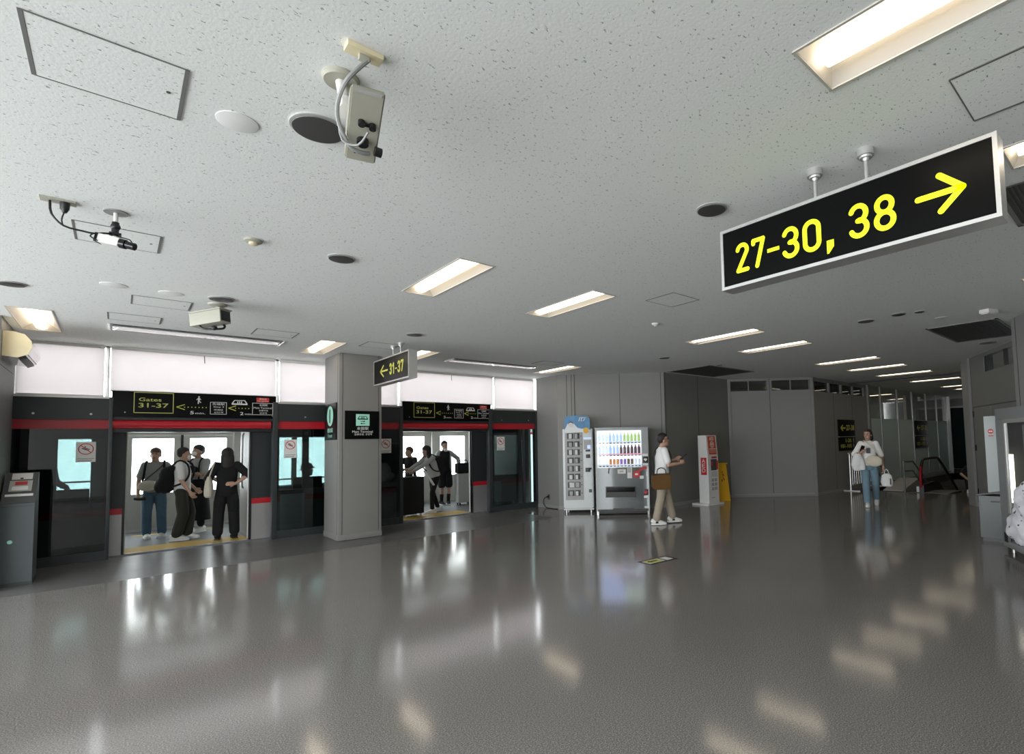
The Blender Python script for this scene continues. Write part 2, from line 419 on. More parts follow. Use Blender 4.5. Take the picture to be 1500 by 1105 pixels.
def text_part(parent, string, material, x0, x1, z0, z1, y, name='lettering', bold=0.0, depth=0.001, align='fit'):
    # flat letters in the xz plane of the parent, front at y, filling the given rectangle
    cu = bpy.data.curves.new('lettering', 'FONT'); cu.body = string; cu.size = 1; cu.offset = bold; cu.resolution_u = 4; cu.align_x = 'CENTER'
    to = bpy.data.objects.new('lettering', cu); COL.objects.link(to)
    bpy.context.view_layer.update()
    me = bpy.data.meshes.new_from_object(to.evaluated_get(bpy.context.evaluated_depsgraph_get()))
    bpy.data.objects.remove(to); bpy.data.curves.remove(cu)
    xs = [v.co.x for v in me.vertices]; ys = [v.co.y for v in me.vertices]
    a, b, c, d = min(xs), max(xs), min(ys), max(ys)
    bm = bmesh.new(); bm.from_mesh(me); bpy.data.meshes.remove(me)
    ret = bmesh.ops.extrude_face_region(bm, geom=list(bm.faces))
    for v in ret['geom']:
        if isinstance(v, bmesh.types.BMVert): v.co.z -= 1
    for v in bm.verts:
        t = v.co.z
        v.co = Vector((x0 + (v.co.x - a) / (b - a) * (x1 - x0), y - depth * t if False else y + (-t) * depth, z0 + (v.co.y - c) / (d - c) * (z1 - z0)))
    bmesh.ops.recalc_face_normals(bm, faces=bm.faces)
    me = bpy.data.meshes.new(name); bm.to_mesh(me); bm.free()
    me.materials.append(M[material])
    o = bpy.data.objects.new(name, me); COL.objects.link(o)
    if parent is not None: o.parent = parent
    return o

def arc(cx, cz, rx, rz, a0, a1, n=14):
    return [(cx + rx * math.cos(R(a0 + (a1 - a0) * k / n)), cz + rz * math.sin(R(a0 + (a1 - a0) * k / n))) for k in range(n + 1)]
def digits(parent, string, material, x0, x1, z0, z1, w, y, gap=.2):
    # narrow rounded road-sign numerals drawn as strokes of width w, one part per numeral
    n = len(string); cw = (x1 - x0) / (n + gap * (n - 1)); h = z1 - z0
    for i, ch in enumerate(string):
        a = x0 + i * cw * (1 + gap) + w / 2; b = a + cw - w; c = z0 + w / 2; d = z1 - w / 2; m = (a + b) / 2; r = (b - a) / 2
        mb = MB()
        if ch == '0': L = [arc(m, d - r, r, r, 0, 180) + arc(m, c + r, r, r, 180, 360) + [(b, d - r)]]
        elif ch == '1': L = [[(a + r * .1, d - h * .2), (m + r * .3, d), (m + r * .3, c)]]
        elif ch == '2': L = [arc(m, d - r, r, r, 170, -25) + [(a, c), (b, c)]]
        elif ch == '3':
            k = (d - c) * .5
            L = [arc(m, d - k * .52, r * .95, k * .52, 160, -80), [(m - r * .1, c + k * 1.0 + 0), (m + r * .2, c + k)], arc(m, c + k * .52, r, k * .52, 85, -160)]
        elif ch == '7': L = [[(a, d - h * .10), (a, d), (b, d), (m - r * .35, c)]]
        elif ch == '8':
            k = (d - c) * .5
            L = [arc(m, d - k * .48, r * .88, k * .48, 0, 360, 24), arc(m, c + k * .52, r, k * .52, 0, 360, 24)]
        for p in L: mb.stroke(p, w, y, y + .002)
        mb.build('numeral_' + {'0': 'zero', '1': 'one', '2': 'two', '3': 'three', '7': 'seven', '8': 'eight'}[ch], material, parent, smooth=False)
def remesh_build(mb, name, material, parent, voxel=0.009, smooth_it=4):
    me = mb.mesh(name)
    o = bpy.data.objects.new(name, me); COL.objects.link(o)
    md = o.modifiers.new('r', 'REMESH'); md.mode = 'VOXEL'; md.voxel_size = voxel; md.use_smooth_shade = True
    sm = o.modifiers.new('s', 'SMOOTH'); sm.factor = 0.5; sm.iterations = smooth_it
    bpy.context.view_layer.update()
    m2 = bpy.data.meshes.new_from_object(o.evaluated_get(bpy.context.evaluated_depsgraph_get()))
    o.modifiers.clear(); old = o.data; o.data = m2; m2.name = name; bpy.data.meshes.remove(old)
    m2.materials.clear(); m2.materials.append(M[material]); m2.shade_smooth()
    o.parent = parent
    return o
# ------------------------------------------------------------------ the setting: floor, ceiling, walls
YT = 10.42                    # face of the platform screen
def slab_boxes(mb, cells, z0, z1):
    for x0, x1, y0, y1 in cells: mb.box(x0, x1, y0, y1, z0, z1)
SX0, SX1, SY0, SY1 = 15.45, 24.0, 3.72, 5.75        # stair and escalator opening
mb = MB(); slab_boxes(mb, [(-5.2, SX0, -4.2, 8.55), (6.56, SX0, 8.55, 10.5), (SX0, 30, -4.2, SY0), (SX0, 30, SY1, 10.5), (SX1, 30, SY0, SY1)], -0.25, 0)
struct(mb.build('floor', 'floor'))
mb = MB(); slab_boxes(mb, [(-5.2, 6.56, 8.55, 10.5)], -0.25, 0)
struct(mb.build('floor_platform', 'platform'))

LIGHTS = [  # x0, x1, y0, y1 of each recessed lamp
    (2.02, 2.36, -0.28, 0.95), (3.60, 3.92, -0.70, 0.53), (6.85, 7.18, -0.3, 0.92),
    (2.10, 2.42, 4.01, 5.22), (3.62, 3.94, 4.01, 5.22), (6.69, 7.01, 3.97, 5.20), (8.20, 8.52, 3.96, 5.19),
    (11.02, 11.34, 3.86, 5.09), (12.72, 13.04, 3.88, 5.11), (14.6, 14.92, 3.86, 5.12), (17.1, 17.42, 3.82, 5.08), (19.95, 20.27, 3.8, 5.0), (21.5, 21.82, 3.8, 5.0),
    (-0.90, -0.57, 8.30, 9.66), (2.15, 2.49, 8.34, 9.57), (3.64, 3.96, 8.30, 9.52), (6.75, 7.07, 8.27, 9.50),
    (18.6, 18.92, 7.0, 8.2), (21.4, 21.72, 7.0, 8.2), (24.6, 24.92, 7.0, 8.2), (12.6, 12.92, 0.3, 1.5), (11.2, 11.52, 0.1, 1.3), (14.2, 14.52, 0.9, 2.1)]  # this row: lamps added to brighten the frosted panes and the transom window
xs = sorted({-5.2, 30.0} | {v for l in LIGHTS for v in l[:2]}); ys = sorted({-4.2, 10.6} | {v for l in LIGHTS for v in l[2:]})
mb = MB()
for i in range(len(xs) - 1):
    for j in range(len(ys) - 1):
        cx, cy = (xs[i] + xs[i + 1]) / 2, (ys[j] + ys[j + 1]) / 2
        if any(l[0] < cx < l[1] and l[2] < cy < l[3] for l in LIGHTS): continue
        mb._new([(xs[i], ys[j], CEIL), (xs[i + 1], ys[j], CEIL), (xs[i + 1], ys[j + 1], CEIL), (xs[i], ys[j + 1], CEIL)], [(0, 3, 2, 1)])
bmesh.ops.remove_doubles(mb.bm, verts=mb.bm.verts, dist=1e-4)
me = mb.bm
ext = bmesh.ops.extrude_face_region(me, geom=list(me.faces))
for v in ext['geom']:
    if isinstance(v, bmesh.types.BMVert): v.co.z += 0.03
struct(mb.build('ceiling', 'ceiling', smooth=False))
mb = MB(); mb.box(-5.4, 30.2, -4.4, 10.62, CEIL + 0.3, CEIL + 0.45); struct(mb.build('ceiling_light_seal', 'outer'))  # unseen slab added to keep sky light from leaking in above the ceiling

def wall(name, p, q, material='wall', z0=0.0, z1=CEIL, th=0.12, joints=(), skirt=True, holes=(), kind='structure', seamw=0.012):
    # a wall whose room side lies on p -> q, with the room on the right-hand side of travel
    p, q = Vector((p[0], p[1], 0)), Vector((q[0], q[1], 0)); d = q - p; L = d.length
    o = bpy.data.objects.new(name, None)
    mb = MB()
    ang = math.atan2(d.y, d.x)
    T = Matrix.Translation(p) @ Matrix.Rotation(ang, 4, 'Z')
    mb.M = T
    segs = [(0, L, z0, z1)]
    for hx0, hx1, hz0, hz1 in holes:
        new = []
        for a, b, c, e in segs:
            if hx0 >= b or hx1 <= a: new.append((a, b, c, e)); continue
            if hx0 > a: new.append((a, hx0, c, e))
            if hx1 < b: new.append((hx1, b, c, e))
            m0, m1 = max(a, hx0), min(b, hx1)
            if hz0 > c: new.append((m0, m1, c, hz0))
            if hz1 < e: new.append((m0, m1, hz1, e))
        segs = new
    for a, b, c, e in segs: mb.box(a, b, 0, th, c, e)
    w = struct(mb.build(name, material))
    if joints:
        mb = MB(); mb.M = T
        for j in joints: mb.box(j - seamw / 2, j + seamw / 2, -0.0035, 0.0, z0 + 0.02, z1)
        mb.build('panel_joint', 'seam', w)
    if skirt:
        mb = MB(); mb.M = T; mb.box(0, L, -0.008, 0, 0, 0.08); struct(mb.build(name.replace('wall', 'baseboard'), 'skirt'))
    return w
# travel direction is chosen so that +y of the wall's own frame points away from the room
wall('wall_return', (7.45, 10.42), (7.45, 9.58), joints=(), skirt=True)
wall('wall_vending', (7.45, 9.58), (9.20, 7.83), joints=(0.22, 0.33, 0.40, 1.45, 2.40))
mb = MB(); mb.M = Matrix.Translation((7.45, 9.58, 0)) @ Matrix.Rotation(R(-45), 4, 'Z'); mb.box(0.34, 0.40, -0.03, 0, 0, CEIL, 0.004); struct(mb.build('trim_1', 'wall'))
wall('wall_grey', (9.20, 7.83), (11.77, 7.83), 'wall_dark', joints=(0.04, 1.27))
wall('wall_transom', (11.77, 7.83), (13.35, 6.25), joints=(1.1,), holes=((0.08, 1.04, 2.78, 3.04), (1.16, 2.16, 2.78, 3.04)))
mb = MB(); mb.M = Matrix.Translation((11.77, 7.83, 0)) @ Matrix.Rotation(R(-45), 4, 'Z')
for a in (0.0, 2.16): mb.box(a, a + 0.075, -0.025, 0, 0, CEIL, 0.004)
mb.box(0, 2.235, -0.02, 0, 0, 0.05)
struct(mb.build('trim_2', 'wall'))
for i, (a, b) in enumerate(((0.08, 1.04), (1.16, 2.16))):
    mb = MB(); mb.M = Matrix.Translation((11.77, 7.83, 0)) @ Matrix.Rotation(R(-45), 4, 'Z')
    mb.box(a, b, 0.05, 0.056, 2.78, 3.04); w = struct(mb.build('window_%d' % (i + 1), 'glass_clear'))
    mb = MB(); mb.M = Matrix.Translation((11.77, 7.83, 0)) @ Matrix.Rotation(R(-45), 4, 'Z')
    mb.box((a + b) / 2 - 0.012, (a + b) / 2 + 0.012, 0.03, 0.07, 2.78, 3.04); mb.build('window_frame', 'wall', w)
# sign wall with its dark high window strip, then the glazed wall along the passage
wall('wall_sign', (13.35, 6.25), (17.0, 6.25), joints=(1.2, 2.45), holes=((0.08, 0.95, 2.74, 3.0), (1.02, 1.75, 2.74, 3.0), (1.82, 2.55, 2.74, 3.0), (2.62, 3.4, 2.74, 3.0)))
mb = MB(); mb.box(13.43, 16.75, 6.30, 6.306, 2.74, 3.0); struct(mb.build('window_3', 'glass_dark'))
mb = MB(); mb.box(16.95, 17.06, 6.19, 6.27, 0, CEIL); struct(mb.build('trim_3', 'wall'))
GX = [17.06, 18.05, 19.6, 21.15, 22.75, 24.1, 25.5]
for i in range(len(GX) - 1):
    mb = MB(); mb.box(GX[i], GX[i + 1], 6.24, 6.25, 0.05, 2.07); w = struct(mb.build('window_%d' % (4 + i), 'frost'))
    mb = MB(); mb.box(GX[i], GX[i + 1], 6.24, 6.25, 2.07, CEIL); mb.build('clear_pane', 'glass_clear', w)
    mb = MB(); mb.box(GX[i + 1] - 0.03, GX[i + 1] + 0.03, 6.215, 6.275, 0, CEIL, 0.005); mb.build('mullion', 'edge', w)
mb = MB(); mb.box(17.0, 25.5, 6.16, 6.30, 0, 0.06); struct(mb.build('trim_4', 'edge'))
wall('wall_office', (11.5, 9.2), (27.0, 9.2), 'outer', skirt=False)
wall('wall_far', (27.2, 9.3), (27.2, 2.3), 'wall_dark', joints=(1.0,))
mb = MB(); mb.box(27.1, 27.15, 4.6, 6.60, 0.02, 2.68); d = struct(mb.build('door_2', 'tealglass'))
mb = MB()
for y in (4.55, 6.55): mb.box(27.05, 27.16, y, y + 0.08, 0, 2.75)
mb.box(27.05, 27.16, 4.55, 6.63, 2.68, 2.76); mb.build('door_frame', 'edge', d)
mb = MB(); mb.box(25.5, 25.56, 6.1, 6.3, 0, CEIL); struct(mb.build('trim_5', 'edge'))
# right side: passage wall, door wall, pillar
wall('wall_passage', (27.2, 2.92), (13.45, 2.92), skirt=False)
RZ = math.atan2(-0.4907, -0.8713)           # direction of the right-hand wall
TR = Matrix.Translation((13.45, 2.92, 0)) @ Matrix.Rotation(RZ, 4, 'Z')
q = TR @ Vector((9.0, 0, 0))
wall('wall_right', (13.45, 2.92), (q.x, q.y), 'wall_dark', joints=(), holes=((1.12, 3.2, 2.72, 3.03),))
mb = MB(); mb.M = TR; mb.box(0, 0.40, -0.05, 0, 0, CEIL, 0.006); struct(mb.build('trim_6', 'wall'))
mb = MB(); mb.M = TR; mb.box(1.12, 3.2, 0.05, 0.056, 2.72, 3.03); w = struct(mb.build('window_10', 'glass_clear'))
mb = MB(); mb.M = TR
for x in (1.12, 1.32, 2.0, 3.15): mb.box(x, x + 0.04, 0.02, 0.08, 2.72, 3.03)
mb.build('window_frame', 'darkmetal', w)
mb = MB(); mb.M = TR; mb.box(0.44, 3.3, -0.004, 0.0, 2.05, 2.068); mb.box(0.42, 0.432, -0.004, 0.0, 0.08, 2.05); mb.box(0.40, 0.41, -0.004, 0, 0, CEIL); struct(mb.build('trim_7', 'seam'))
mb = MB(); mb.M = TR; mb.box(0.46, 1.36, -0.012, 0, 0.02, 2.03, 0.003); d = struct(mb.build('door_1', 'wall_dark'))
mb = MB(); mb.M = TR; mb.box(0.47, 0.49, -0.03, -0.012, 1.85, 1.98); mb.box(0.47, 0.49, -0.03, -0.012, 0.25, 0.38); mb.build('hinge', 'black', d, each=True)
mb = MB(); mb.M = TR; mb.box(0.50, 0.53, -0.04, -0.012, 1.16, 1.28, 0.004); mb.build('door_lock', 'black', d)
mb = MB(); mb.M = TR; mb.box(4.50, 9.0, -0.78, -0.001, 0, CEIL); struct(mb.build('wall_pillar', 'wall'))
mb = MB(); mb.M = TR; mb.box(4.62, 4.632, -0.784, -0.78, 0, CEIL); struct(mb.build('trim_8', 'seam'))
# space behind the right-hand transom window (unseen, brightened by added lamps)
mb = MB(); mb.box(10.6, 27.2, -0.3, -0.2, 0, CEIL); struct(mb.build('wall_back_room', 'outer'))
# behind the camera: back wall; to the left: a window wall
wall('wall_back', (q.x + 6, -4.1), (-5.1, -4.1), 'outer')
mb = MB()
mb.box(-5.2, -5.08, -4.1, 10.6, 0, 0.35); mb.box(-5.2, -5.08, -4.1, 10.6, 2.9, CEIL + 0.3)
for k in range(9): mb.box(-5.2, -5.08, -4.1 + k * 1.8, -4.0 + k * 1.8, 0.35, 2.9)
struct(mb.build('wall_left', 'edge'))
# ceiling joint across the passage
mb = MB(); mb.box(15.62, 15.76, 2.92, 6.25, CEIL - 0.035, CEIL); struct(mb.build('trim_9', 'seam'))
# rooms closed off at the far side
mb = MB(); mb.box(7.6, 11.6, 9.75, 9.87, 0, CEIL + 0.3); mb.box(7.58, 7.66, 9.62, 10.6, 0, CEIL + 0.3); struct(mb.build('wall_service', 'outer'))

# column and left pillar
mb = MB(); mb.box(2.65, 3.345, 9.25, 10.06, 0, CEIL, 0.035); c = struct(mb.build('wall_column', 'column'))
mb = MB(); mb.box(2.642, 3.353, 9.242, 10.068, 0, 0.10, 0.035); struct(mb.build('baseboard_column', 'column'))
mb = MB()
mb.box(2.705, 2.711, 9.247, 9.25, 0.1, CEIL); mb.box(3.285, 3.291, 9.247, 9.25, 0.1, CEIL); mb.box(2.647, 2.65, 9.30, 9.306, 0.1, CEIL)
mb.build('corner_joint', 'seam', c)
mb = MB(); mb.box(-1.75, -1.03, 9.95, 10.6, 0, CEIL, 0.02); struct(mb.build('wall_pillar_left', 'pillar_dark'))
mb = MB(); mb.box(-1.10, -1.092, 9.946, 9.95, 0, CEIL); struct(mb.build('trim_10', 'edge'))
mb = MB(); mb.box(-5.2, -1.75, 10.42, 10.6, 0, CEIL + 0.3); struct(mb.build('wall_train_left', 'outer'))

# ------------------------------------------------------------------ platform screen: header, posts, glass, red band, blinds
SIDES = [(-1.03, -0.10), (2.01, 4.11), (6.21, 7.45)]        # fixed glass bays
DOORS = [(-0.06, 1.935), (4.175, 6.125)]                    # door bays
mb = MB()
for a, b in SIDES: mb.box(a, b, 10.40, 10.60, 2.005, 2.305)
for a, b in DOORS: mb.box(a, b, 10.44, 10.60, 2.005, 2.42)
h = struct(mb.build('trim_11', 'darkmetal'))
mb = MB()
for a, b in SIDES:
    for t in (0.2, 0.8): mb.cyl((a + (b - a) * t, 10.40, 2.08), (a + (b - a) * t, 10.393, 2.08), 0.014)
mb.build('bolt_head', 'steel', h, each=True)
mb = MB()
for a, b in SIDES: mb.box(a, b, 10.385, 10.60, 2.305, 2.335)
struct(mb.build('trim_12', 'alu'))
band = MB()
for a, b in SIDES: band.box(a, b, 10.445, 10.48, 1.87, 2.005)
for a, b in DOORS: band.cyl((a, 10.47, 1.94), (b - 0.02, 10.47, 1.94), 0.066, seg=20)
struct(band.build('trim_13', 'red'))
mb = MB()
for a, b in DOORS: mb.box(a, b, 10.46, 10.60, 1.825, 1.875)
struct(mb.build('trim_14', 'black'))
def screen_post(x0, x1):
    mb = MB(); mb.box(x0, x1, 10.39, 10.52, 0, 2.33, 0.006); return struct(mb.build('trim_15', 'post'))
for a, b in ((-0.10, -0.06), (1.935, 2.01), (4.11, 4.175), (6.125, 6.21), (7.395, 7.45)): screen_post(a, b)
n = 11
for a, b in SIDES:
    mb = MB(); mb.box(a, b, 10.41, 10.422, 0.13, 1.87); g = struct(mb.build('window_%d' % n, 'glass_screen')); n += 1
    mb = MB(); mb.box(a, b, 10.40, 10.45, 0, 0.10); mb.box(a, b, 10.40, 10.45, 0.10, 0.13); mb.build('bottom_rail', 'post', g)
mb = MB(); mb.box(7.035, 7.09, 10.40, 10.46, 0.13, 1.87); struct(mb.build('trim_16', 'post'))
# upper window mullions behind the blinds
mb = MB()
for x in (-1.03, -0.13, 2.02, 4.115, 6.315, 7.44): mb.box(x - 0.02, x + 0.02, 10.56, 10.60, 2.33, CEIL)
mb.box(-1.03, 7.45, 10.56, 10.6, CEIL - 0.03, CEIL + 0.3)
struct(mb.build('trim_17', 'white'))
BL = [(-1.02, -0.165, 2.34, 'pale roller blind at the left end beside the wall heater', 0), (-0.095, 1.985, 2.425, 'wide roller blind above the left shuttle door sign', 1),
      (2.05, 4.08, 2.34, 'pale roller blind behind the square grey column', 1), (4.15, 6.285, 2.425, 'wide roller blind above the right shuttle door sign', 1), (6.345, 7.44, 2.34, 'pale roller blind at the right end by the grey corner wall', 0)]
for x0, x1, z, lab, cord in BL:
    t = thing('roller_blind', lab, 'blind', ((x0 + x1) / 2, 10.5, z), group='roller blinds over the platform screen')
    w = (x1 - x0) / 2
    mb = MB(); mb.box(-w, w, 0, 0.003, 0, CEIL - z - 0.045); mb.build('fabric', 'blind', t)
    mb = MB(); mb.box(-w, w, -0.012, 0.012, -0.004, 0.018, 0.004); mb.build('bottom_bar', 'offwhite', t)
    mb = MB(); mb.cyl((-w, 0.02, CEIL - z - 0.03), (w, 0.02, CEIL - z - 0.03), 0.026); mb.build('roller_tube', 'offwhite', t)
    mb = MB(); mb.tube([(-w - 0.018, -0.02, CEIL - z - 0.03), (-w - 0.02, -0.025, 0.3), (-w - 0.018, -0.02, -0.12 if z < 2.4 else -0.2), (-w - 0.03, -0.022, 0.2), (-w - 0.028, -0.02, CEIL - z - 0.03)], 0.0045, 6); mb.build('bead_chain', 'steel', t)
    if cord:
        mb = MB(); mb.tube([(0.05, -0.01, CEIL - z - 0.05), (0.052, -0.012, CEIL - z - 0.1), (0.055, -0.01, CEIL - z - 0.17)], 0.006, 6); mb.build('pull_cord', 'darksteel', t)

# signs over the two shuttle doors
def pict_walker(mb, cx, cz, h, y0, y1):
    s = h
    mb.disc(cx + 0.02 * s, cz + 0.42 * s, 0.085 * s, y0, y1, 14)
    mb.bar(cx + 0.0 * s, cz + 0.25 * s, cx + 0.0 * s, cz - 0.02 * s, 0.17 * s, y0, y1)
    mb.bar(cx - 0.05 * s, cz + 0.25 * s, cx - 0.2 * s, cz + 0.06 * s, 0.075 * s, y0, y1); mb.bar(cx + 0.06 * s, cz + 0.25 * s, cx + 0.2 * s, cz + 0.08 * s, 0.075 * s, y0, y1)
    mb.bar(cx - 0.03 * s, cz - 0.05 * s, cx - 0.05 * s, cz - 0.42 * s, 0.1 * s, y0, y1); mb.bar(cx + 0.03 * s, cz - 0.05 * s, cx + 0.13 * s, cz - 0.22 * s, 0.1 * s, y0, y1); mb.bar(cx + 0.13 * s, cz - 0.22 * s, cx + 0.21 * s, cz - 0.3 * s, 0.08 * s, y0, y1)
def pict_shuttle(mb, cx, cz, w, y0, y1):
    h = w * 0.36
    mb.prism([(cx - w * .34, cz + h / 2), (cx + w * .34, cz + h / 2), (cx + w * .34, cz + h * .36), (cx - w * .34, cz + h * .36)], y0, y1)
    mb.prism([(cx - w / 2, cz - h / 2), (cx + w / 2, cz - h / 2), (cx + w / 2, cz - h * .22), (cx - w / 2, cz - h * .22)], y0, y1)
    for sg in (-1, 1):
        mb.prism([(cx + sg * w / 2, cz - h * .22), (cx + sg * w * .34, cz + h / 2), (cx + sg * w * .28, cz + h / 2), (cx + sg * w * .42, cz - h * .22)], y0, y1)
    for k in (-1, 0, 1):
        mb.bar(cx + k * w * .12, cz + h * .18, cx + k * w * .12, cz - h * .3, w * .06, y0, y1)
def frame_rect(mb, x0, x1, z0, z1, w, y0, y1):
    mb.box(x0, x1, y0, y1, z0, z0 + w); mb.box(x0, x1, y0, y1, z1 - w, z1); mb.box(x0, x0 + w, y0, y1, z0, z1); mb.box(x1 - w, x1, y0, y1, z0, z1)
def door_sign(x0, x1, label):
    W = x1 - x0; k = W / 2.055
    t = thing('door_sign', label, 'sign', (x0, 10.43, 2.045), group='route signs over the shuttle doors')
    mb = MB(); mb.box(0, W, -0.025, 0.01, 0, 0.385, 0.003); mb.build('board', 'signblack', t)
    mb = MB(); mb.box(0, W, -0.03, 0.012, 0.385, 0.392); mb.build('top_edge', 'alu', t)
    Y0, Y1 = -0.0285, -0.025
    mb = MB(); frame_rect(mb, .115 * W, .338 * W, .062, .375, .009, Y0, Y1); mb.build('gate_frame', 'pale_yellow', t)
    text_part(t, 'Gates', 'pale_yellow', .143 * W, .268 * W, .24, .293, Y0, bold=0.01)
    text_part(t, '31-37', 'pale_yellow', .141 * W, .309 * W, .145, .213, Y0, bold=0.012)
    for a, b in ((.352, .54), (.672, .82)):
        mb = MB()
        mb.bar(a * W + .006, .165, (a + .052) * W, .205, .011, Y0, Y1, False); mb.bar(a * W + .006, .165, (a + .052) * W, .125, .011, Y0, Y1, False)
        m = 0
        while (a + .045) * W + m * .045 * k < b * W: mb.disc((a + .05) * W + m * .045 * k, .165, .0075, Y0, Y1, 8); m += 1
        mb.build('dotted_arrow', 'dim_yellow', t)
    mb = MB(); pict_walker(mb, .487 * W, .28, .125, Y0, Y1); mb.build('walker_symbol', 'letter', t)
    mb = MB(); pict_shuttle(mb, .748 * W, .262, .105 * W, Y0, Y1); mb.build('shuttle_symbol', 'letter', t)
    text_part(t, '5', 'letter', .436 * W, .459 * W, .055, .105, Y0, bold=.01); text_part(t, 'min.', 'letter', .468 * W, .528 * W, .058, .086, Y0)
    text_part(t, '2', 'letter', .752 * W, .775 * W, .055, .105, Y0, bold=.01); text_part(t, 'min.', 'letter', .784 * W, .836 * W, .058, .086, Y0)
    mb = MB(); frame_rect(mb, .558 * W, .663 * W, .06, .258, .006, Y0, Y1); mb.build('stop_frame', 'letter', t)
    mb = MB(); frame_rect(mb, .834 * W, 1.0 * W - .045, .062, .262, .006, Y0, Y1); mb.build('stop_frame', 'letter', t)
    for s, a, b, c, d in (('先端駅', .572, .65, .207, .245), ('Stop 3', .578, .645, .163, .192), ('终端站', .582, .64, .120, .146), ('선단역', .582, .64, .078, .104)):
        text_part(t, s, 'letter', a * W, b * W, c, d, Y0)
    for s, a, b, c, d in (('本館駅', .882, .94, .21, .246), ('Main Terminal', .843, .970, .165, .196), ('主楼车站', .878, .944, .122, .150), ('본관역', .885, .935, .08, .106)):
        text_part(t, s, 'letter', a * W, b * W, c, d, Y0)
    mb = MB(); mb.box(.862 * W, .95 * W, Y0, Y1, .278, .352); mb.prism([(.9 * W, .278), (.915 * W, .278), (.9075 * W, .266)], Y0, Y1); r = mb.build('you_are_here_tag', 'redlabel', t)
    text_part(r, '現在地', 'letter', .880 * W, .932 * W, .318, .344, Y0 - .002); text_part(r, 'You are here', 'letter', .868 * W, .944 * W, .288, .306, Y0 - .002)
    mb = MB(); mb.disc(.07 * W, .07, .009, Y0, Y1, 10); mb.disc(.975 * W, .045, .008, Y0, Y1, 10); mb.build('screw', 'steel', t, each=True)
    return t
door_sign(-0.075, 1.98, 'long black sign with route arrows over the left shuttle door')
door_sign(4.165, 6.18, 'long black sign with route arrows over the right shuttle door')

# prohibition stickers on the glass bays
def sticker(x0, x1, z0, z1, label):
    t = thing('warning_sticker', label, 'sticker', ((x0 + x1) / 2, 10.409, z0), group='prohibition stickers on the platform glass')
    w, h = x1 - x0, z1 - z0
    mb = MB(); mb.box(-w / 2, w / 2, -0.0015, 0, 0, h); mb.build('card', 'paper', t)
    r = w * .40; cz = h - w * .5
    mb = MB(); mb.ring(0, cz, r * .86, r, -.003, -.0015); mb.bar(-r * .64, cz + r * .64, r * .64, cz - r * .64, w * .05, -.003, -.0015, False); mb.build('red_ring', 'redlabel', t)
    mb = MB(); mb.bar(-r * .45, cz + r * .1, r * .3, cz - r * .25, w * .07, -.0025, -.0015); mb.disc(-r * .1, cz + r * .35, w * .045, -.0025, -.0015, 10); mb.bar(r * .05, cz + r * .1, r * .45, cz - r * .1, w * .05, -.0025, -.0015); mb.build('figure', 'seam', t)
    mb = MB(); mb.box(-w * .42, w * .42, -.0025, -.0015, h * .155, h * .175); mb.box(-w * .4, w * .3, -.0025, -.0015, h * .06, h * .085); mb.build('caption_line', 'seam', t)
sticker(-0.425, -0.225, 1.40, 1.685, 'white no-leaning sticker on glass beside the dark kiosk')
sticker(2.11, 2.30, 1.365, 1.685, 'white no-leaning sticker on glass left of the grey column')
sticker(3.74, 3.945, 1.40, 1.68, 'white no-leaning sticker on glass just right of the column')
sticker(6.33, 6.535, 1.385, 1.695, 'white no-leaning sticker on the rightmost dark glass bay')
# ------------------------------------------------------------------ the shuttle train standing behind the screen
TN, TF = 10.72, 13.55          # near and far body sides
tr = thing('shuttle_train', 'airport shuttle train with red stripe standing open behind the platform screen', 'train', (0, 0, 0))
DO = [(0.10, 1.665), (4.20, 5.86)]      # open doorways
WIN = [(-0.62, -0.13), (2.10, 2.47), (2.57, 3.10), (3.25, 3.95), (6.45, 7.1)]   # windows in the near side
def side_cells(openings, x0, x1, z0, z1):
    # rectangles of a flat side left over around openings (ox0, ox1, oz0, oz1)
    xs = sorted({x0, x1} | {v for o in openings for v in o[:2] if x0 < v < x1}); zs = sorted({z0, z1} | {v for o in openings for v in o[2:] if z0 < v < z1})
    for i in range(len(xs) - 1):
        for j in range(len(zs) - 1):
            cx, cz = (xs[i] + xs[i + 1]) / 2, (zs[j] + zs[j + 1]) / 2
            if any(o[0] < cx < o[1] and o[2] < cz < o[3] for o in openings): continue
            yield xs[i], xs[i + 1], zs[j], zs[j + 1]
ops = [(a, b, -0.02, 1.86) for a, b in DO] + [(a, b, 0.80, 1.74) for a, b in WIN]
mb = MB()
for a, b, c, d in side_cells(ops, -5.0, 7.42, 0.69, 2.35): mb.box(a, b, TN, TN + 0.06, c, d)
bmesh.ops.remove_doubles(mb.bm, verts=mb.bm.verts, dist=1e-5)
mb.build('upper_side', 'darkmetal', tr)
mb = MB()
for a, b, c, d in side_cells([(a, b, -0.02, 1.86) for a, b in DO], -5.0, 7.42, 0.0, 0.60): mb.box(a, b, TN, TN + 0.06, c, d)
bmesh.ops.remove_doubles(mb.bm, verts=mb.bm.verts, dist=1e-5)
mb.build('lower_side', 'trainalu', tr, each=True)
mb = MB()
for a, b, c, d in side_cells([(a, b, -0.02, 1.86) for a, b in DO], -5.0, 7.42, 0.60, 0.69): mb.box(a, b, TN - 0.004, TN + 0.06, c, d)
mb.build('red_stripe', 'red', tr, each=True)
for a, b in WIN:
    mb = MB(); mb.box(a, b, TN + 0.02, TN + 0.026, 0.80, 1.74); mb.build('window_pane', 'glass_train', tr)
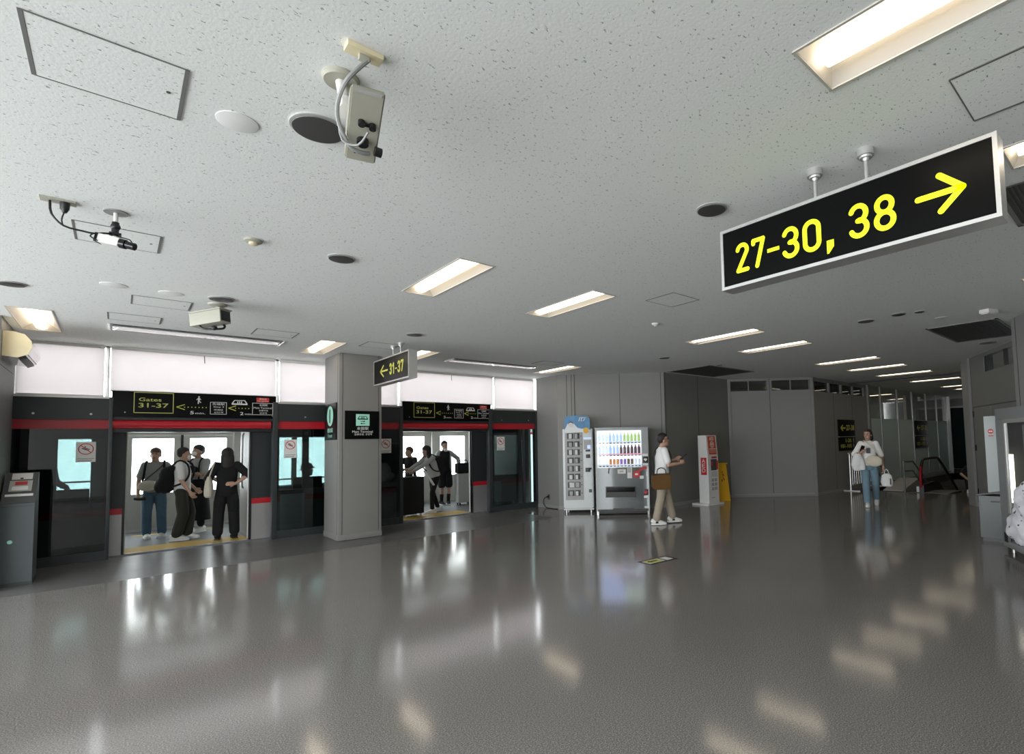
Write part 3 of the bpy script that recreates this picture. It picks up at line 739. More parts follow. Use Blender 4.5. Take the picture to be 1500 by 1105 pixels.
# pale service panels under the windows beside the column and in the right-hand bay
mb = MB(); mb.box(2.12, 2.50, TN - 0.008, TN - 0.004, 0.03, 0.72); mb.box(6.43, 6.62, TN - 0.008, TN - 0.004, 0.03, 0.66); mb.build('lower_panel', 'frost', tr, each=True)
for a, b in DO:
    mb = MB(); mb.box(a - 0.03, a, TN - 0.01, TN + 0.1, 0, 1.86); mb.box(b, b + 0.03, TN - 0.01, TN + 0.1, 0, 1.86); mb.box(a - .03, b + .03, TN - 0.01, TN + 0.1, 1.83, 1.88); mb.build('door_surround', 'black', tr)

for a, b in DO:      # leaves slid open, with their narrow dark window, standing just inside the body side
    for s in (-1, 1):
        x0 = a - 0.40 if s < 0 else b + 0.0
        mb = MB(); mb.box(x0 + 0.02, x0 + 0.40, TN + 0.07, TN + 0.10, 0.02, 1.84); lf = mb.build('door_leaf', 'alu', tr)
        e = a - 0.006 if s < 0 else b - 0.012
        mb = MB(); mb.box(e, e + 0.018, TN + 0.06, TN + 0.11, 0.02, 1.84); mb.build('leading_edge', 'offwhite', lf)
mb = MB(); mb.box(-5.0, 7.42, TN, TF, -0.12, 0.0); mb.build('train_floor', 'trainfloor', tr)
mb = MB(); mb.box(-5.0, 7.42, TN, TF + 0.06, 2.12, 2.35); mb.build('train_roof', 'trainwall', tr)
mb = MB(); mb.box(-5.0, 7.42, TN - 0.15, TN, -0.12, -0.03); mb.build('footstep', 'alu', tr)
mb = MB()
for a, b in DO: mb.box(a, b, TN + 0.05, TN + 0.62, 0.0, 0.006)
mb.box(0.22, 0.68, 12.83, 12.93, 0, 0.005); mb.box(1.10, 1.60, 12.90, 13.0, 0, 0.005)
mb.build('yellow_threshold', 'tactile', tr, each=True)
mb = MB()
for a, b in DO: mb.box(a + .02, b - .02, TN + 0.0, TN + 0.04, 0.0, 0.008)
mb.build('sill_plate', 'steel', tr, each=True)
# far side: door pairs with large windows facing each doorway and windows between
FW = [(-3.2, -2.2), (-2.0, -1.1), (-0.92, -0.02), (0.21, 0.83), (1.08, 1.69), (2.1, 2.9), (3.0, 3.95), (4.5, 5.25), (5.40, 6.02), (6.46, 7.2)]
mb = MB()
for a, b, c, d in side_cells([(a, b, 0.72, 1.79) for a, b in FW], -5.0, 7.42, -0.0, 2.2): mb.box(a, b, TF, TF + 0.05, c, d)
bmesh.ops.remove_doubles(mb.bm, verts=mb.bm.verts, dist=1e-5)
mb.build('far_side', 'trainwall', tr)
mb = MB()
for a, b in FW: mb.box(a, b, TF + 0.02, TF + 0.026, 0.72, 1.79)
mb.build('far_window', 'glass_train', tr, each=True)
mb = MB(); mb.box(0.935, 0.975, TF - 0.012, TF, 0.02, 1.86); mb.build('door_gap_seal', 'black', tr)
mb = MB()
for a, b in ((0.04, 0.935), (0.975, 1.80)):
    mb.box(a, b, TF - .012, TF, 1.835, 1.86); mb.box(a, b, TF - .012, TF, 0.0, 0.05)
mb.box(1.79, 1.82, TF - .03, TF, 0, 2.0); mb.box(0.02, 0.05, TF - .03, TF, 0, 2.0)
mb.build('far_door_frame', 'alu', tr, each=True)
mb = MB(); mb.box(-5.0, 7.42, 12.95, 13.06, 1.90, 1.94); mb.box(-5.0, 7.42, 13.06, TF, 1.94, 2.12); mb.build('cove_panel', 'trainwall', tr)
mb = MB(); mb.box(-4.8, 7.3, 12.5, 12.62, 2.105, 2.12); mb.build('ceiling_lamp_strip', 'fixture', tr)
# interior posts, rails and the partition that closes the left-hand view
mb = MB()
mb.cyl((1.86, 12.9, 0), (1.86, 12.9, 2.12), 0.018); mb.cyl((6.12, 13.3, 0), (6.12, 13.3, 2.12), 0.018)
mb.tube([(1.66, 11.3, 1.82), (1.64, 11.28, 1.7), (1.64, 11.28, 0.95), (1.66, 11.3, 0.85)], 0.014); mb.cyl((1.64, 11.28, 1.02), (1.58, 11.2, 1.02), 0.012)
mb.cyl((-4.5, 13.35, 1.02), (0.0, 13.35, 1.02), 0.016); mb.cyl((1.9, 13.4, 0.86), (4.2, 13.4, 0.86), 0.016); mb.cyl((1.9, 13.4, 0.7), (4.2, 13.4, 0.7), 0.012)
mb.build('grab_rail', 'steel', tr, each=True)
mb = MB(); mb.box(1.72, 1.80, 11.0, 12.0, 0, 2.1); mb.box(-0.02, 0.03, 11.0, 11.6, 0, 2.1); mb.build('draught_screen', 'trainwall', tr, each=True)
mb = MB(); mb.box(1.80, 1.83, TF - .01, TF, 0, .6); mb.box(1.94, 2.06, TF - .014, TF - .004, 1.45, 1.62); mb.box(1.95, 2.05, TF - .014, TF - .004, 1.2, 1.36); mb.build('notice', 'paper', tr, each=True)
for x in (-0.55, 2.72, 3.35):
    mb = MB(); mb.box(x - .25, x + .25, 11.45, 11.95, 0.38, 0.46, .03); mb.box(x - .25, x + .25, 11.38, 11.46, .42, 0.98, .03); sb = mb.build('seat', 'seat', tr)
    mb = MB(); mb.box(x - .2, x + .2, 11.5, 11.9, 0.0, 0.38); mb.build('seat_base', 'trainwall', sb)
mb = MB(); mb.box(-5.06, -5.0, TN, TF, 0, 2.2); mb.box(7.42, 7.48, TN, TF + .05, -.1, 2.3); mb.build('end_wall', 'trainwall', tr, each=True)
# outside, beyond the train: the opposite guideway parapet and canopy edge
mb = MB(); mb.box(-14, 22, 17.0, 17.3, 1.98, 2.9); o = struct(mb.build('trim_18', 'outside_band' if 'outside_band' in M else 'outer'))
mb = MB(); mb.box(-14, 22, 16.97, 17.0, 1.9, 1.98); struct(mb.build('trim_19', 'red'))

# ------------------------------------------------------------------ ceiling furniture
for i, l in enumerate(LIGHTS):
    labs = ['large recessed lamp at the top right, nearest the camera', 'recessed lamp partly hidden behind the big yellow gate sign', 'recessed lamp right of the big yellow gate sign',
            'recessed lamp in the middle row nearest the left, left of the pair', 'second recessed lamp of the middle row', 'third recessed lamp of the middle row', 'fourth recessed lamp of the middle row',
            'fifth lamp of the middle row, above the transom wall', 'sixth lamp of the middle row, just past the fifth', 'seventh lamp of the middle row before the ceiling joint', 'first lamp beyond the dark ceiling joint', 'second lamp beyond the dark ceiling joint', 'farthest lamp in the passage ceiling',
            'recessed lamp above the cream wall heater', 'recessed lamp left of the square grey column', 'recessed lamp behind the small 31-37 sign', 'recessed lamp at the corner of the vending wall',
            'first added lamp in the room behind the glazed wall', 'second added lamp in the room behind the glazed wall', 'third added lamp in the room behind the glazed wall', 'added lamp in the unseen room behind the high transom window at right', 'added lamp nearest the prize machine in the unseen back room', 'added lamp farthest along the unseen back room behind the transom']
    cx, cy = (l[0] + l[1]) / 2, (l[2] + l[3]) / 2; w, h = (l[1] - l[0]) / 2, (l[3] - l[2]) / 2
    t = thing('ceiling_light', labs[i], 'ceiling light', (cx, cy, CEIL), group='recessed ceiling lamps')
    mb = MB()
    mb.box(-w - .012, -w, -h - .012, h + .012, -.006, .01); mb.box(w, w + .012, -h - .012, h + .012, -.006, .01)
    mb.box(-w, w, -h - .012, -h, -.006, .01); mb.box(-w, w, h, h + .012, -.006, .01)
    mb.build('trim_frame', 'fixture', t, smooth=False)
    mb = MB(); d = .085
    a, b, c = w - .001, h - .001, .065
    v = [(-a, -b, 0), (a, -b, 0), (a, b, 0), (-a, b, 0), (-c, -b + .05, d), (c, -b + .05, d), (c, b - .05, d), (-c, b - .05, d)]
    mb._new(v, [(0, 1, 5, 4), (1, 2, 6, 5), (2, 3, 7, 6), (3, 0, 4, 7), (4, 5, 6, 7)])
    mb.box(-w - .02, w + .02, -h - .02, h + .02, .12, .13)
    mb.build('reflector', 'fixture', t, smooth=False)
    mb = MB(); mb.loft([((0, -h + .045, .030), (.054, .030)), ((0, h - .045, .030), (.054, .030))], 20, up=(1, 0, 0)); mb.build('led_bar', 'led', t)

def ceiling_disc(x, y, r, label, kind='speaker'):
    t = thing('ceiling_speaker', label, 'ceiling speaker', (x, y, CEIL), group='round ceiling speakers')
    mb = MB(); mb.loft([((0, 0, 0), r * .97), ((0, 0, -.008), r), ((0, 0, -.012), r * .93)], 32); mb.build('rim', 'alu', t)
    mb = MB(); mb.loft([((0, 0, -.010), r * .90), ((0, 0, -.016), r * .9), ((0, 0, -.019), r * .6), ((0, 0, -.02), .004)], 32); mb.build('spun_metal_face', 'darksteel', t)
for x, y, r, lab in ((.695, 2.785, .125, 'large spun-metal disc beside the nearest security camera'), (2.97, 2.05, .105, 'spun-metal disc left of the big 27-30, 38 sign'), (1.338, 4.623, .105, 'metal disc right of the smoke detector'),
                     (.762, 6.527 + .12, .115, 'dark disc above the boxy camera'), (3.045, 7.178, .11, 'dark disc above the 31-37 sign'), (7.6, 6.438, .105, 'small dark disc beside the grey ceiling grille'), (7.519, 2.731, .105, 'dark disc right of the far lamps pair'),
                     (-.753, 7.181, .10, 'faint disc near the left edge of the ceiling'), (7.459, 2.297, .085, 'pale disc between the two dark dots at right'), (7.523, 2.068, .06, 'smallest dark disc at upper right'), (11.1, 2.02, .14, 'dark disc in front of the high transom window'), (9.3, 6.36, .06, 'tiny dark disc below the grey grille')):
    ceiling_disc(x, y, r, lab)
def flat_cover(x, y, r, label):
    mb = MB(); mb.loft([((0, 0, 0), r), ((0, 0, -.003), r), ((0, 0, -.005), r * .93)], 32)
    tag(mb.build('ceiling_cover', 'cover'), label, 'ceiling cover', 'round ceiling covers', (x, y, CEIL))
flat_cover(.392, 2.985, .088, 'round white cover on the ceiling left of the big disc')
flat_cover(-.06, 6.70, .10, 'round white cover above the left ceiling hatch')
flat_cover(.36, 6.72, .10, 'round white cover behind the small ceiling hatch')
flat_cover(8.2, 2.0, .07, 'round white cover near the right-hand dark grille')
t = thing('smoke_detector', 'small cream smoke detector in the middle of the left ceiling', 'smoke detector', (.72, 4.637, CEIL))
mb = MB(); mb.loft([((0, 0, 0), .06), ((0, 0, -.012), .06), ((0, 0, -.02), .045)], 24); mb.build('base', 'camshell', t)
mb = MB(); mb.loft([((0, 0, -.02), .03), ((0, 0, -.034), .03), ((0, 0, -.04), .018)], 20); mb.build('sensor_head', 'beige', t)
t = thing('smoke_detector', 'tiny white detector left of the ceiling access hatch', 'smoke detector', (5.296, 4.624, CEIL))
mb = MB(); mb.loft([((0, 0, 0), .05), ((0, 0, -.015), .05), ((0, 0, -.03), .03)], 20); mb.build('base', 'offwhite', t)
mb = MB(); mb.loft([((0, 0, -.03), .02), ((0, 0, -.04), .015)], 16); mb.build('sensor_head', 'offwhite', t)
t = thing('emergency_lamp', 'white boxy ceiling unit at upper right above the dark grille', 'emergency lamp', (8.19, 1.464, CEIL), R(-20))
mb = MB(); mb.box(-.1, .1, -.06, .06, -.05, 0, .012); mb.build('body', 'offwhite', t)
mb = MB(); mb.box(-.085, .085, -.045, .045, -.06, -.05, .006); mb.build('diffuser', 'white', t)

def hatch(x0, x1, y0, y1, label, key=True):
    t = thing('ceiling_hatch', label, 'ceiling hatch', ((x0 + x1) / 2, (y0 + y1) / 2, CEIL), group='ceiling access hatches')
    w, h = (x1 - x0) / 2, (y1 - y0) / 2
    mb = MB()
    for s in (-1, 1):
        mb.box(s * w - .007, s * w + .007, -h, h, -.004, 0); mb.box(-w, w, s * h - .0022, s * h + .0022, -.004, 0)
    mb.build('hatch_frame', 'hatchline', t)
    mb = MB(); mb.box(-w + .008, w - .008, -h + .005, h - .005, -.003, 0); mb.build('hatch_panel', 'ceiling', t)
    if key: mb = MB(); mb.cyl((w - .05, 0, -.006), (w - .05, 0, -.002), .008); mb.build('key_lock', 'darksteel', t)
S = (CEIL - 1.5) / (2.76 - 1.47)
hatch(-.235 * S, .145 * S, 2.177 * S, 2.535 * S, 'largest ceiling hatch at the upper left corner')
hatch(-.208 * S, .164 * S, 4.01 * S, 4.36 * S, 'ceiling hatch behind the small black-lens camera')
hatch(3.50 * S, 3.865 * S, 2.84 * S, 3.163 * S, 'diamond-looking hatch in the middle of the ceiling', False)
hatch(2.184 * S, 2.55 * S, .105 * S, .462 * S, 'ceiling hatch above the big 27-30, 38 sign')
hatch(.06 * S, .445 * S, 5.65 * S, 5.985 * S, 'narrow ceiling hatch left of the boxy camera')
hatch(-.091 * S, .282 * S, 6.465 * S, 6.79 * S, 'ceiling hatch just above the left slot diffuser')
hatch(1.05 * S, 1.44 * S, 6.454 * S, 6.80 * S, 'ceiling hatch at the right end of the left slot diffuser')
hatch(2.72, 3.2, 8.05, 8.5, 'ceiling hatch beside the column and the 31-37 sign', False)
hatch(5.95, 6.45, 8.05, 8.45, 'faint hatch next to the corner lamp', False)

def slot(x0, x1, y0, y1, label):
    t = thing('slot_diffuser', label, 'air diffuser', ((x0 + x1) / 2, (y0 + y1) / 2, CEIL), group='linear slot diffusers over the platform')
    w, h = (x1 - x0) / 2, (y1 - y0) / 2
    mb = MB(); mb.box(-w, w, -h, h, -.008, 0); mb.build('black_slot', 'black', t)
    mb = MB(); mb.box(-w + .02, w - .02, -h * .55, h * .55, -.020, -.008, .004); mb.box(-w - .02, -w, -h, h, -.016, 0); mb.box(w, w + .02, -h, h, -.016, 0); mb.build('white_blade', 'gloss_white', t)
slot(-.10, 1.74, 8.72, 9.14, 'long white slot diffuser above the left platform door')
slot(4.45, 6.28, 8.74, 9.10, 'long white slot diffuser above the right platform door')
def grille(cx, cy, w, h, label):
    t = thing('return_air_grille', label, 'ceiling grille', (cx, cy, CEIL), group='square return air grilles')
    mb = MB()
    mb.box(-w, w, -h, -h + .03, -.012, 0); mb.box(-w, w, h - .03, h, -.012, 0); mb.box(-w, -w + .03, -h, h, -.012, 0); mb.box(w - .03, w, -h, h, -.012, 0)
    mb.build('grille_frame', 'wall_dark', t)
    mb = MB()
    n = 26
    for k in range(n): mb.box(-w + .03, w - .03, -h + .04 + k * (2 * h - .08) / n, -h + .04 + k * (2 * h - .08) / n + .012, -.010, -.001)
    mb.box(-w + .03, w - .03, -h + .03, h - .03, -.003, 0)
    mb.build('louvre', 'grille', t)
grille(10.05, 7.1, .88, .58, 'dark square grille above the vending wall corner')
grille(9.73, 1.93, .88, .44, 'dark square grille at the right before the door wall')
grille(4.6, .28, .45, .4, 'dark grille at the right edge behind the big sign')

# security cameras
t = thing('security_camera', 'large cream box security camera seen from below with grey cable', 'security camera', (.70, 2.25, CEIL))
mb = MB(); mb.loft([((-.03, .088, 0), .075), ((-.03, .088, -.01), .075), ((-.03, .088, -.02), .066)], 28); mb.build('ceiling_plate', 'camshell', t)
mb = MB(); mb.cyl((-.03, .085, -.02), (-.02, .075, -.10), .022); mb.sph((-.02, .07, -.11), .03); mb.box(-.05, .02, .0, .10, -.165, -.135, .004); mb.build('bracket_arm', 'offwhite', t)
mb = MB(); mb.M = Matrix.Translation((.03, -.025, -.25)) @ Matrix.Rotation(R(-13.5), 4, 'Z') @ Matrix.Rotation(R(-13), 4, 'X')
mb.prism([(-.21, 0), (.21, 0), (.20, .10), (-.04, .10)], -.062, .062, axis='x'); bmesh.ops.bevel(mb.bm, geom=list(mb.bm.edges), offset=.006, segments=2, affect='EDGES'); b = mb.build('housing', 'camshell', t)
mb = MB(); mb.M = Matrix.Translation((.03, -.025, -.25)) @ Matrix.Rotation(R(-13.5), 4, 'Z') @ Matrix.Rotation(R(-13), 4, 'X')
mb.box(-.05, .05, -.19, -.175, -.002, .001); mb.build('front_slot', 'panelgrey', b)
mb = MB(); mb.M = Matrix.Translation((.03, -.025, -.25)) @ Matrix.Rotation(R(-13.5), 4, 'Z') @ Matrix.Rotation(R(-13), 4, 'X')
mb.cyl((-.012, -.03, 0), (-.012, -.03, -.02), .014); mb.cyl((.03, -.024, 0), (.03, -.024, -.022), .014); mb.box(-.012, .03, -.034, -.02, -.014, -.006); mb.cyl((.0, .075, .0), (.0, .075, -.022), .024); mb.cyl((.05, .10, -.02), (.078, .105, -.02), .02); mb.cyl((-.025, .155, 0), (-.025, .155, -.003), .005); mb.cyl((.02, .155, 0), (.02, .155, -.003), .005)
mb.build('cable_gland', 'black', b, each=True)
mb = MB(); mb.tube([(.009, -.14, -.03), (-.04, -.145, -.10), (-.072, -.11, -.15), (-.072, -.017, -.19), (-.05, .035, -.24), (.0, .065, -.30), (.045, .07, -.31), (.085, .075, -.30)], .009, 8); mb.tube([(-.055, .03, -.22), (-.03, .06, -.29), (.02, .02, -.31), (.035, -.06, -.285)], .005, 6); mb.build('signal_cable', 'cable', t, each=True)
mb = MB(); mb.box(-.078, .06, -.168, -.112, -.022, 0, .004); mb.build('junction_plate', 'beige', t)
mb = MB(); mb.box(-.03, .01, -.15, -.13, -.045, -.02, .005); mb.build('plug', 'camshell', t)

t = thing('security_camera', 'small black-lens camera on a white stem near the left edge', 'security camera', (-.042, 4.648, CEIL))
mb = MB(); mb.loft([((0, 0, 0), .062), ((0, 0, -.008), .062)], 24); mb.build('ceiling_plate', 'cable', t)
mb = MB(); mb.cyl((0, 0, -.008), (0, 0, -.07), .012); mb.cyl((0, 0, -.165), (0, 0, -.19), .015); mb.build('stem', 'offwhite', t)
mb = MB(); mb.cyl((0, 0, -.07), (-.002, 0, -.165), .019); mb.sph((0, 0, -.10), .026); mb.box(-.03, .03, -.03, .03, -.155, -.145, .003); mb.build('ball_joint', 'black', t)
mb = MB(); mb.M = Matrix.Translation((-.02, -.05, -.215)) @ Matrix.Rotation(R(-28), 4, 'Z') @ Matrix.Rotation(R(12), 4, 'Y'); mb.box(-.06, .055, -.028, .028, -.028, .028, .006); mb.build('housing', 'offwhite', t)
mb = MB(); mb.M = Matrix.Translation((-.02, -.05, -.215)) @ Matrix.Rotation(R(-28), 4, 'Z') @ Matrix.Rotation(R(12), 4, 'Y'); mb.box(-.075, -.06, -.03, .03, -.03, .03, .004); mb.cyl((.055, 0, 0), (.085, 0, 0), .031); mb.cyl((.085, 0, 0), (.135, 0, -.002), .024); mb.build('lens_barrel', 'lens', t, each=True)
mb = MB(); mb.tube([(-.30, .0, -.01), (-.29, -.02, -.10), (-.235, -.03, -.165), (-.15, -.04, -.18), (-.10, -.05, -.185), (-.05, -.03, -.165), (0, -.0, -.15)], .0065, 6); mb.tube([(-.10, -.05, -.185), (-.115, -.06, -.21), (-.08, -.06, -.23)], .004, 6); mb.tube([(.02, -.02, -.17), (.07, -.05, -.185), (.085, -.07, -.22)], .004, 6); mb.tube([(-.235, -.01, -.07), (-.245, -.02, -.12), (-.24, -.025, -.16)], .004, 6); mb.build('signal_cable', 'black', t, each=True)
mb = MB(); mb.box(-.345, -.185, -.04, .04, -.01, 0, .003); mb.build('junction_plate', 'camshell', t)
mb = MB(); mb.loft([((-.235, -.005, -.01), .024), ((-.235, -.005, -.05), .022), ((-.235, -.005, -.075), .010)], 12); mb.build('plug', 'black', t)

t = thing('security_camera', 'boxy cream camera with a square black glass front over the left door', 'security camera', (.762, 6.929, CEIL))
mb = MB(); mb.loft([((0, 0, 0), .09), ((0, 0, -.012), .085), ((0, 0, -.03), .05)], 24); mb.cyl((0, 0, -.03), (0, 0, -.08), .02); mb.box(-.05, .03, -.03, .03, -.10, -.07, .004); mb.build('ceiling_mount', 'camshell', t)
mb = MB(); mb.M = Matrix.Translation((-.06, -.10, -.185)) @ Matrix.Rotation(R(40), 4, 'Z') @ Matrix.Rotation(R(-6), 4, 'X'); mb.box(-.068, .068, -.16, .20, -.068, .068, .008); mb.box(-.078, .078, -.175, .20, .068, .08, .004); mb.build('housing', 'camshell', t)
mb = MB(); mb.M = Matrix.Translation((-.06, -.10, -.185)) @ Matrix.Rotation(R(40), 4, 'Z') @ Matrix.Rotation(R(-6), 4, 'X'); mb.box(-.055, .055, -.168, -.158, -.052, .055, .004); mb.build('front_glass', 'lens', t)
mb = MB(); mb.M = Matrix.Translation((-.06, -.10, -.185)) @ Matrix.Rotation(R(40), 4, 'Z') @ Matrix.Rotation(R(-6), 4, 'X'); mb.tube([(-.05, .10, -.068), (-.05, .06, -.11), (-.03, -.04, -.125), (.02, -.10, -.12), (.05, -.10, -.09), (.055, -.08, -.066)], .011, 8); mb.sph((-.03, -.05, -.115), .026); mb.build('cable_loop', 'black', t)
# ------------------------------------------------------------------ hanging signs
def hanging_sign(name, label, x, ya, yb, z0, z1, th, mounts, ends=0.02):
    # ya > yb: the left end of the face as seen from the concourse; face looks toward -X
    t = thing(name, label, 'sign', (x, ya, z0), R(-90), group='hanging gate signs')
    W, Hh = ya - yb, z1 - z0
    e = ends
    mb = MB()
    mb.box(0, W, 0, th, 0, e); mb.box(0, W, 0, th, Hh - e, Hh); mb.box(0, e, 0, th, e, Hh - e); mb.box(W - e, W, 0, th, e, Hh - e); mb.box(e, W - e, .02, th - .02, e, Hh - e)
    mb.build('light_box', 'alu', t, smooth=False)
    mb = MB(); mb.box(e, W - e, .006, .02, e, Hh - e); mb.build('face_panel', 'signblack', t)
    mb = MB(); mb.box(e, W - e, th - .02, th - .006, e, Hh - e); mb.build('rear_panel', 'signblack', t)
    for m in mounts:
        mb = MB(); mb.cyl((m, th / 2, Hh), (m, th / 2, CEIL - z0 - .05), .011); r = mb.build('hanger_rod', 'alu', t)
        mb = MB(); mb.loft([((m, th / 2, CEIL - z0), .044), ((m, th / 2, CEIL - z0 - .040), .044), ((m, th / 2, CEIL - z0 - .042), .034), ((m, th / 2, CEIL - z0 - .052), .032), ((m, th / 2, CEIL - z0 - .054), .018), ((m, th / 2, CEIL - z0 - .066), .014)], 24); mb.build('ceiling_cup', 'alu', r)
    return t, W, Hh
t, W, Hh = hanging_sign('hanging_sign', 'big hanging black sign reading 27-30, 38 in yellow with right arrow', 2.95, 1.975, .452, 2.50, 2.905, .13, (.635, .925))
yf = .004
def sg(y): return 1.975 - y
digits(t, '27', 'yellow_letter', sg(1.862), sg(1.648), .09, .284, .0275, yf)
mb = MB(); mb.box(sg(1.635), sg(1.555), yf, .006, .165, .188); mb.build('lettering', 'yellow_letter', t)
digits(t, '30', 'yellow_letter', sg(1.537), sg(1.292), .09, .284, .0275, yf)
mb = MB(); mb.prism([(sg(1.262), .128), (sg(1.222), .128), (sg(1.222), .088), (sg(1.252), .052), (sg(1.262), .052)], yf, .006); mb.build('lettering', 'yellow_letter', t)
digits(t, '38', 'yellow_letter', sg(1.138), sg(.893), .09, .284, .0275, yf)
mb = MB(); mb.bar(sg(.79), .196, sg(.60), .196, .03, yf, .006); mb.bar(sg(.692), .286, sg(.597), .196, .03, yf, .0061); mb.bar(sg(.692), .106, sg(.597), .196, .03, yf, .0062); mb.build('arrow', 'yellow_letter', t)
t, W, Hh = hanging_sign('hanging_sign', 'small hanging grey sign reading 31-37 with left arrow by the column', 3.07, 8.865, 7.44, 2.52, 2.93, .13, (.68, .97))
digits(t, '31', 'dim_yellow', W * .475, W * .62, .115, .295, .03, yf)
mb = MB(); mb.box(W * .635, W * .685, yf, .006, .18, .2); mb.build('lettering', 'dim_yellow', t)
digits(t, '37', 'dim_yellow', W * .70, W * .86, .115, .295, .03, yf)
mb = MB(); mb.bar(W * .20, .205, W * .42, .205, .026, yf, .006); mb.bar(W * .205, .205, W * .30, .29, .026, yf, .0061); mb.bar(W * .205, .205, W * .30, .12, .026, yf, .0062); mb.build('arrow', 'dim_yellow', t)

# signs on the column
t = thing('wall_sign', 'black Main Terminal station sign with mint pictogram on the column front', 'sign', (2.742, 9.25, 1.66))
mb = MB(); mb.box(0, .552, -.018, 0, 0, .475, .002); mb.build('board', 'signblack', t)
mb = MB(); mb.box(.172, .390, -.0205, -.018, .222, .42, .001); p = mb.build('pictogram', 'mint', t)
mb = MB(); pict_shuttle(mb, .281, .358, .165, -.0225, -.0205); mb.bar(.25, .298, .30, .298, .009, -.0225, -.0205); mb.prism([(.295, .312), (.322, .298), (.295, .284)], -.0225, -.0205); mb.bar(.265, .262, .315, .262, .009, -.0225, -.0205); mb.prism([(.268, .276), (.241, .262), (.268, .248)], -.0225, -.0205); mb.build('shuttle_symbol', 'signblack', p)
text_part(t, '本館駅', 'letter', .188, .375, .152, .205, -.0195); text_part(t, 'Main Terminal', 'letter', .115, .445, .105, .143, -.0195); text_part(t, '主楼车站  본관역', 'letter', .145, .43, .062, .095, -.0195)
t = thing('wall_sign', 'narrow black platform sign with mint circle numbered 1 on the column side', 'sign', (2.65, 10.0, 1.655), R(-90))
mb = MB(); mb.box(0.02, .67, -.018, 0, 0, .62, .002); mb.build('board', 'signblack', t)
mb = MB(); mb.disc(.345, .405, .17, -.0205, -.018, 40, 1.0); p = mb.build('platform_disc', 'mint', t)
text_part(p, '1', 'signblack', .315, .365, .29, .52, -.0225, bold=.0)
text_part(t, '番線', 'mint', .19, .50, .125, .205, -.0195); text_part(t, 'Track', 'mint', .22, .47, .045, .095, -.0195)

# sign on the passage wall and the second one behind the glazed wall
def passage_sign(x, y, z0, w, h, label, dim):
    t = thing('wall_sign', label, 'sign', (x, y, z0), group='black and yellow gate signs in the passage')
    mb = MB(); mb.box(0, w, -.03, 0, 0, h * .44, .002); mb.box(0, w, -.03, 0, h * .46, h, .002); mb.build('board', 'signblack', t)
    mb = MB(); mb.box(0, w, -.02, 0, h * .44, h * .46); mb.build('divider', 'alu', t)
    yy = -.032; mt = 'pale_yellow' if dim else 'dim_yellow'
    mb = MB(); mb.bar(w * .12, h * .73, w * .40, h * .73, .04, yy, -.03, False); mb.bar(w * .12, h * .73, w * .25, h * .82, .04, yy, -.0301, False); mb.bar(w * .12, h * .73, w * .25, h * .64, .04, yy, -.0302, False); mb.build('arrow', mt, t)
    text_part(t, '27-38', mt, w * .45, w * .95, h * .65, h * .83, yy, bold=.02)
    text_part(t, '1-26', mt, w * .38, w * .74, h * .265, h * .39, yy, bold=.02); text_part(t, '101-105', mt, w * .08, w * .74, h * .085, h * .21, yy, bold=.02)
    mb = MB(); pict_walker(mb, w * .87, h * .33, .14, yy, -.03); pict_walker(mb, w * .87, h * .15, .14, yy, -.03); mb.build('walker_symbol', 'letter', t)
passage_sign(14.75, 6.25, 1.12, 1.12, .88, 'black wall sign with left arrow and 27-38 beside the walking woman', False)
passage_sign(21.22, 6.215, 1.05, 1.42, 1.0, 'black gate sign fixed on the frosted glazed passage wall above the escalator', True)
mb = MB(); mb.box(22.7, 24.2, 6.9, 7.0, 0, CEIL); struct(mb.build('wall_behind_glass', 'outer'))

# ------------------------------------------------------------------ left side: heater and kiosk
t = thing('wall_heater', 'cream wall air unit with white front and black outlet at left edge', 'air unit', (-.99, 9.02, 2.66))
prof = [(0, .0), (.12, -.012), (.20, .03), (.232, .11), (.225, .19), (.17, .265), (.08, .29), (0, .29)]
mb = MB(); mb.prism(prof, -.012, .0); mb.build('end_cap', 'beige', t)
mb = MB(); mb.prism(prof, 0.0, .88); mb.build('body', 'gloss_white', t, angle=25)
mb = MB(); mb.M = Matrix.Translation((.155, 0, -.003)) @ Matrix.Rotation(R(-28), 4, 'Y'); mb.box(-.036, .03, .06, .80, -.02, .004); mb.build('air_outlet', 'black', t)
mb = MB(); mb.M = Matrix.Translation((.155, 0, -.003)) @ Matrix.Rotation(R(-28), 4, 'Y'); mb.box(.05, .056, .04, .82, -.008, .02); mb.build('flap_gap', 'seam', t)
mb = MB(); mb.cyl((-.02, .0, .07), (-.4, .0, .07), .014); mb.build('pipe', 'beige', t)
mb = MB(); mb.box(-1.25, -.99, 8.9, 9.95, 2.55, CEIL); mb.box(-1.25, -.995, 8.95, 9.95, 0, 2.55); w = struct(mb.build('wall_left_stub', 'pillar_dark'))

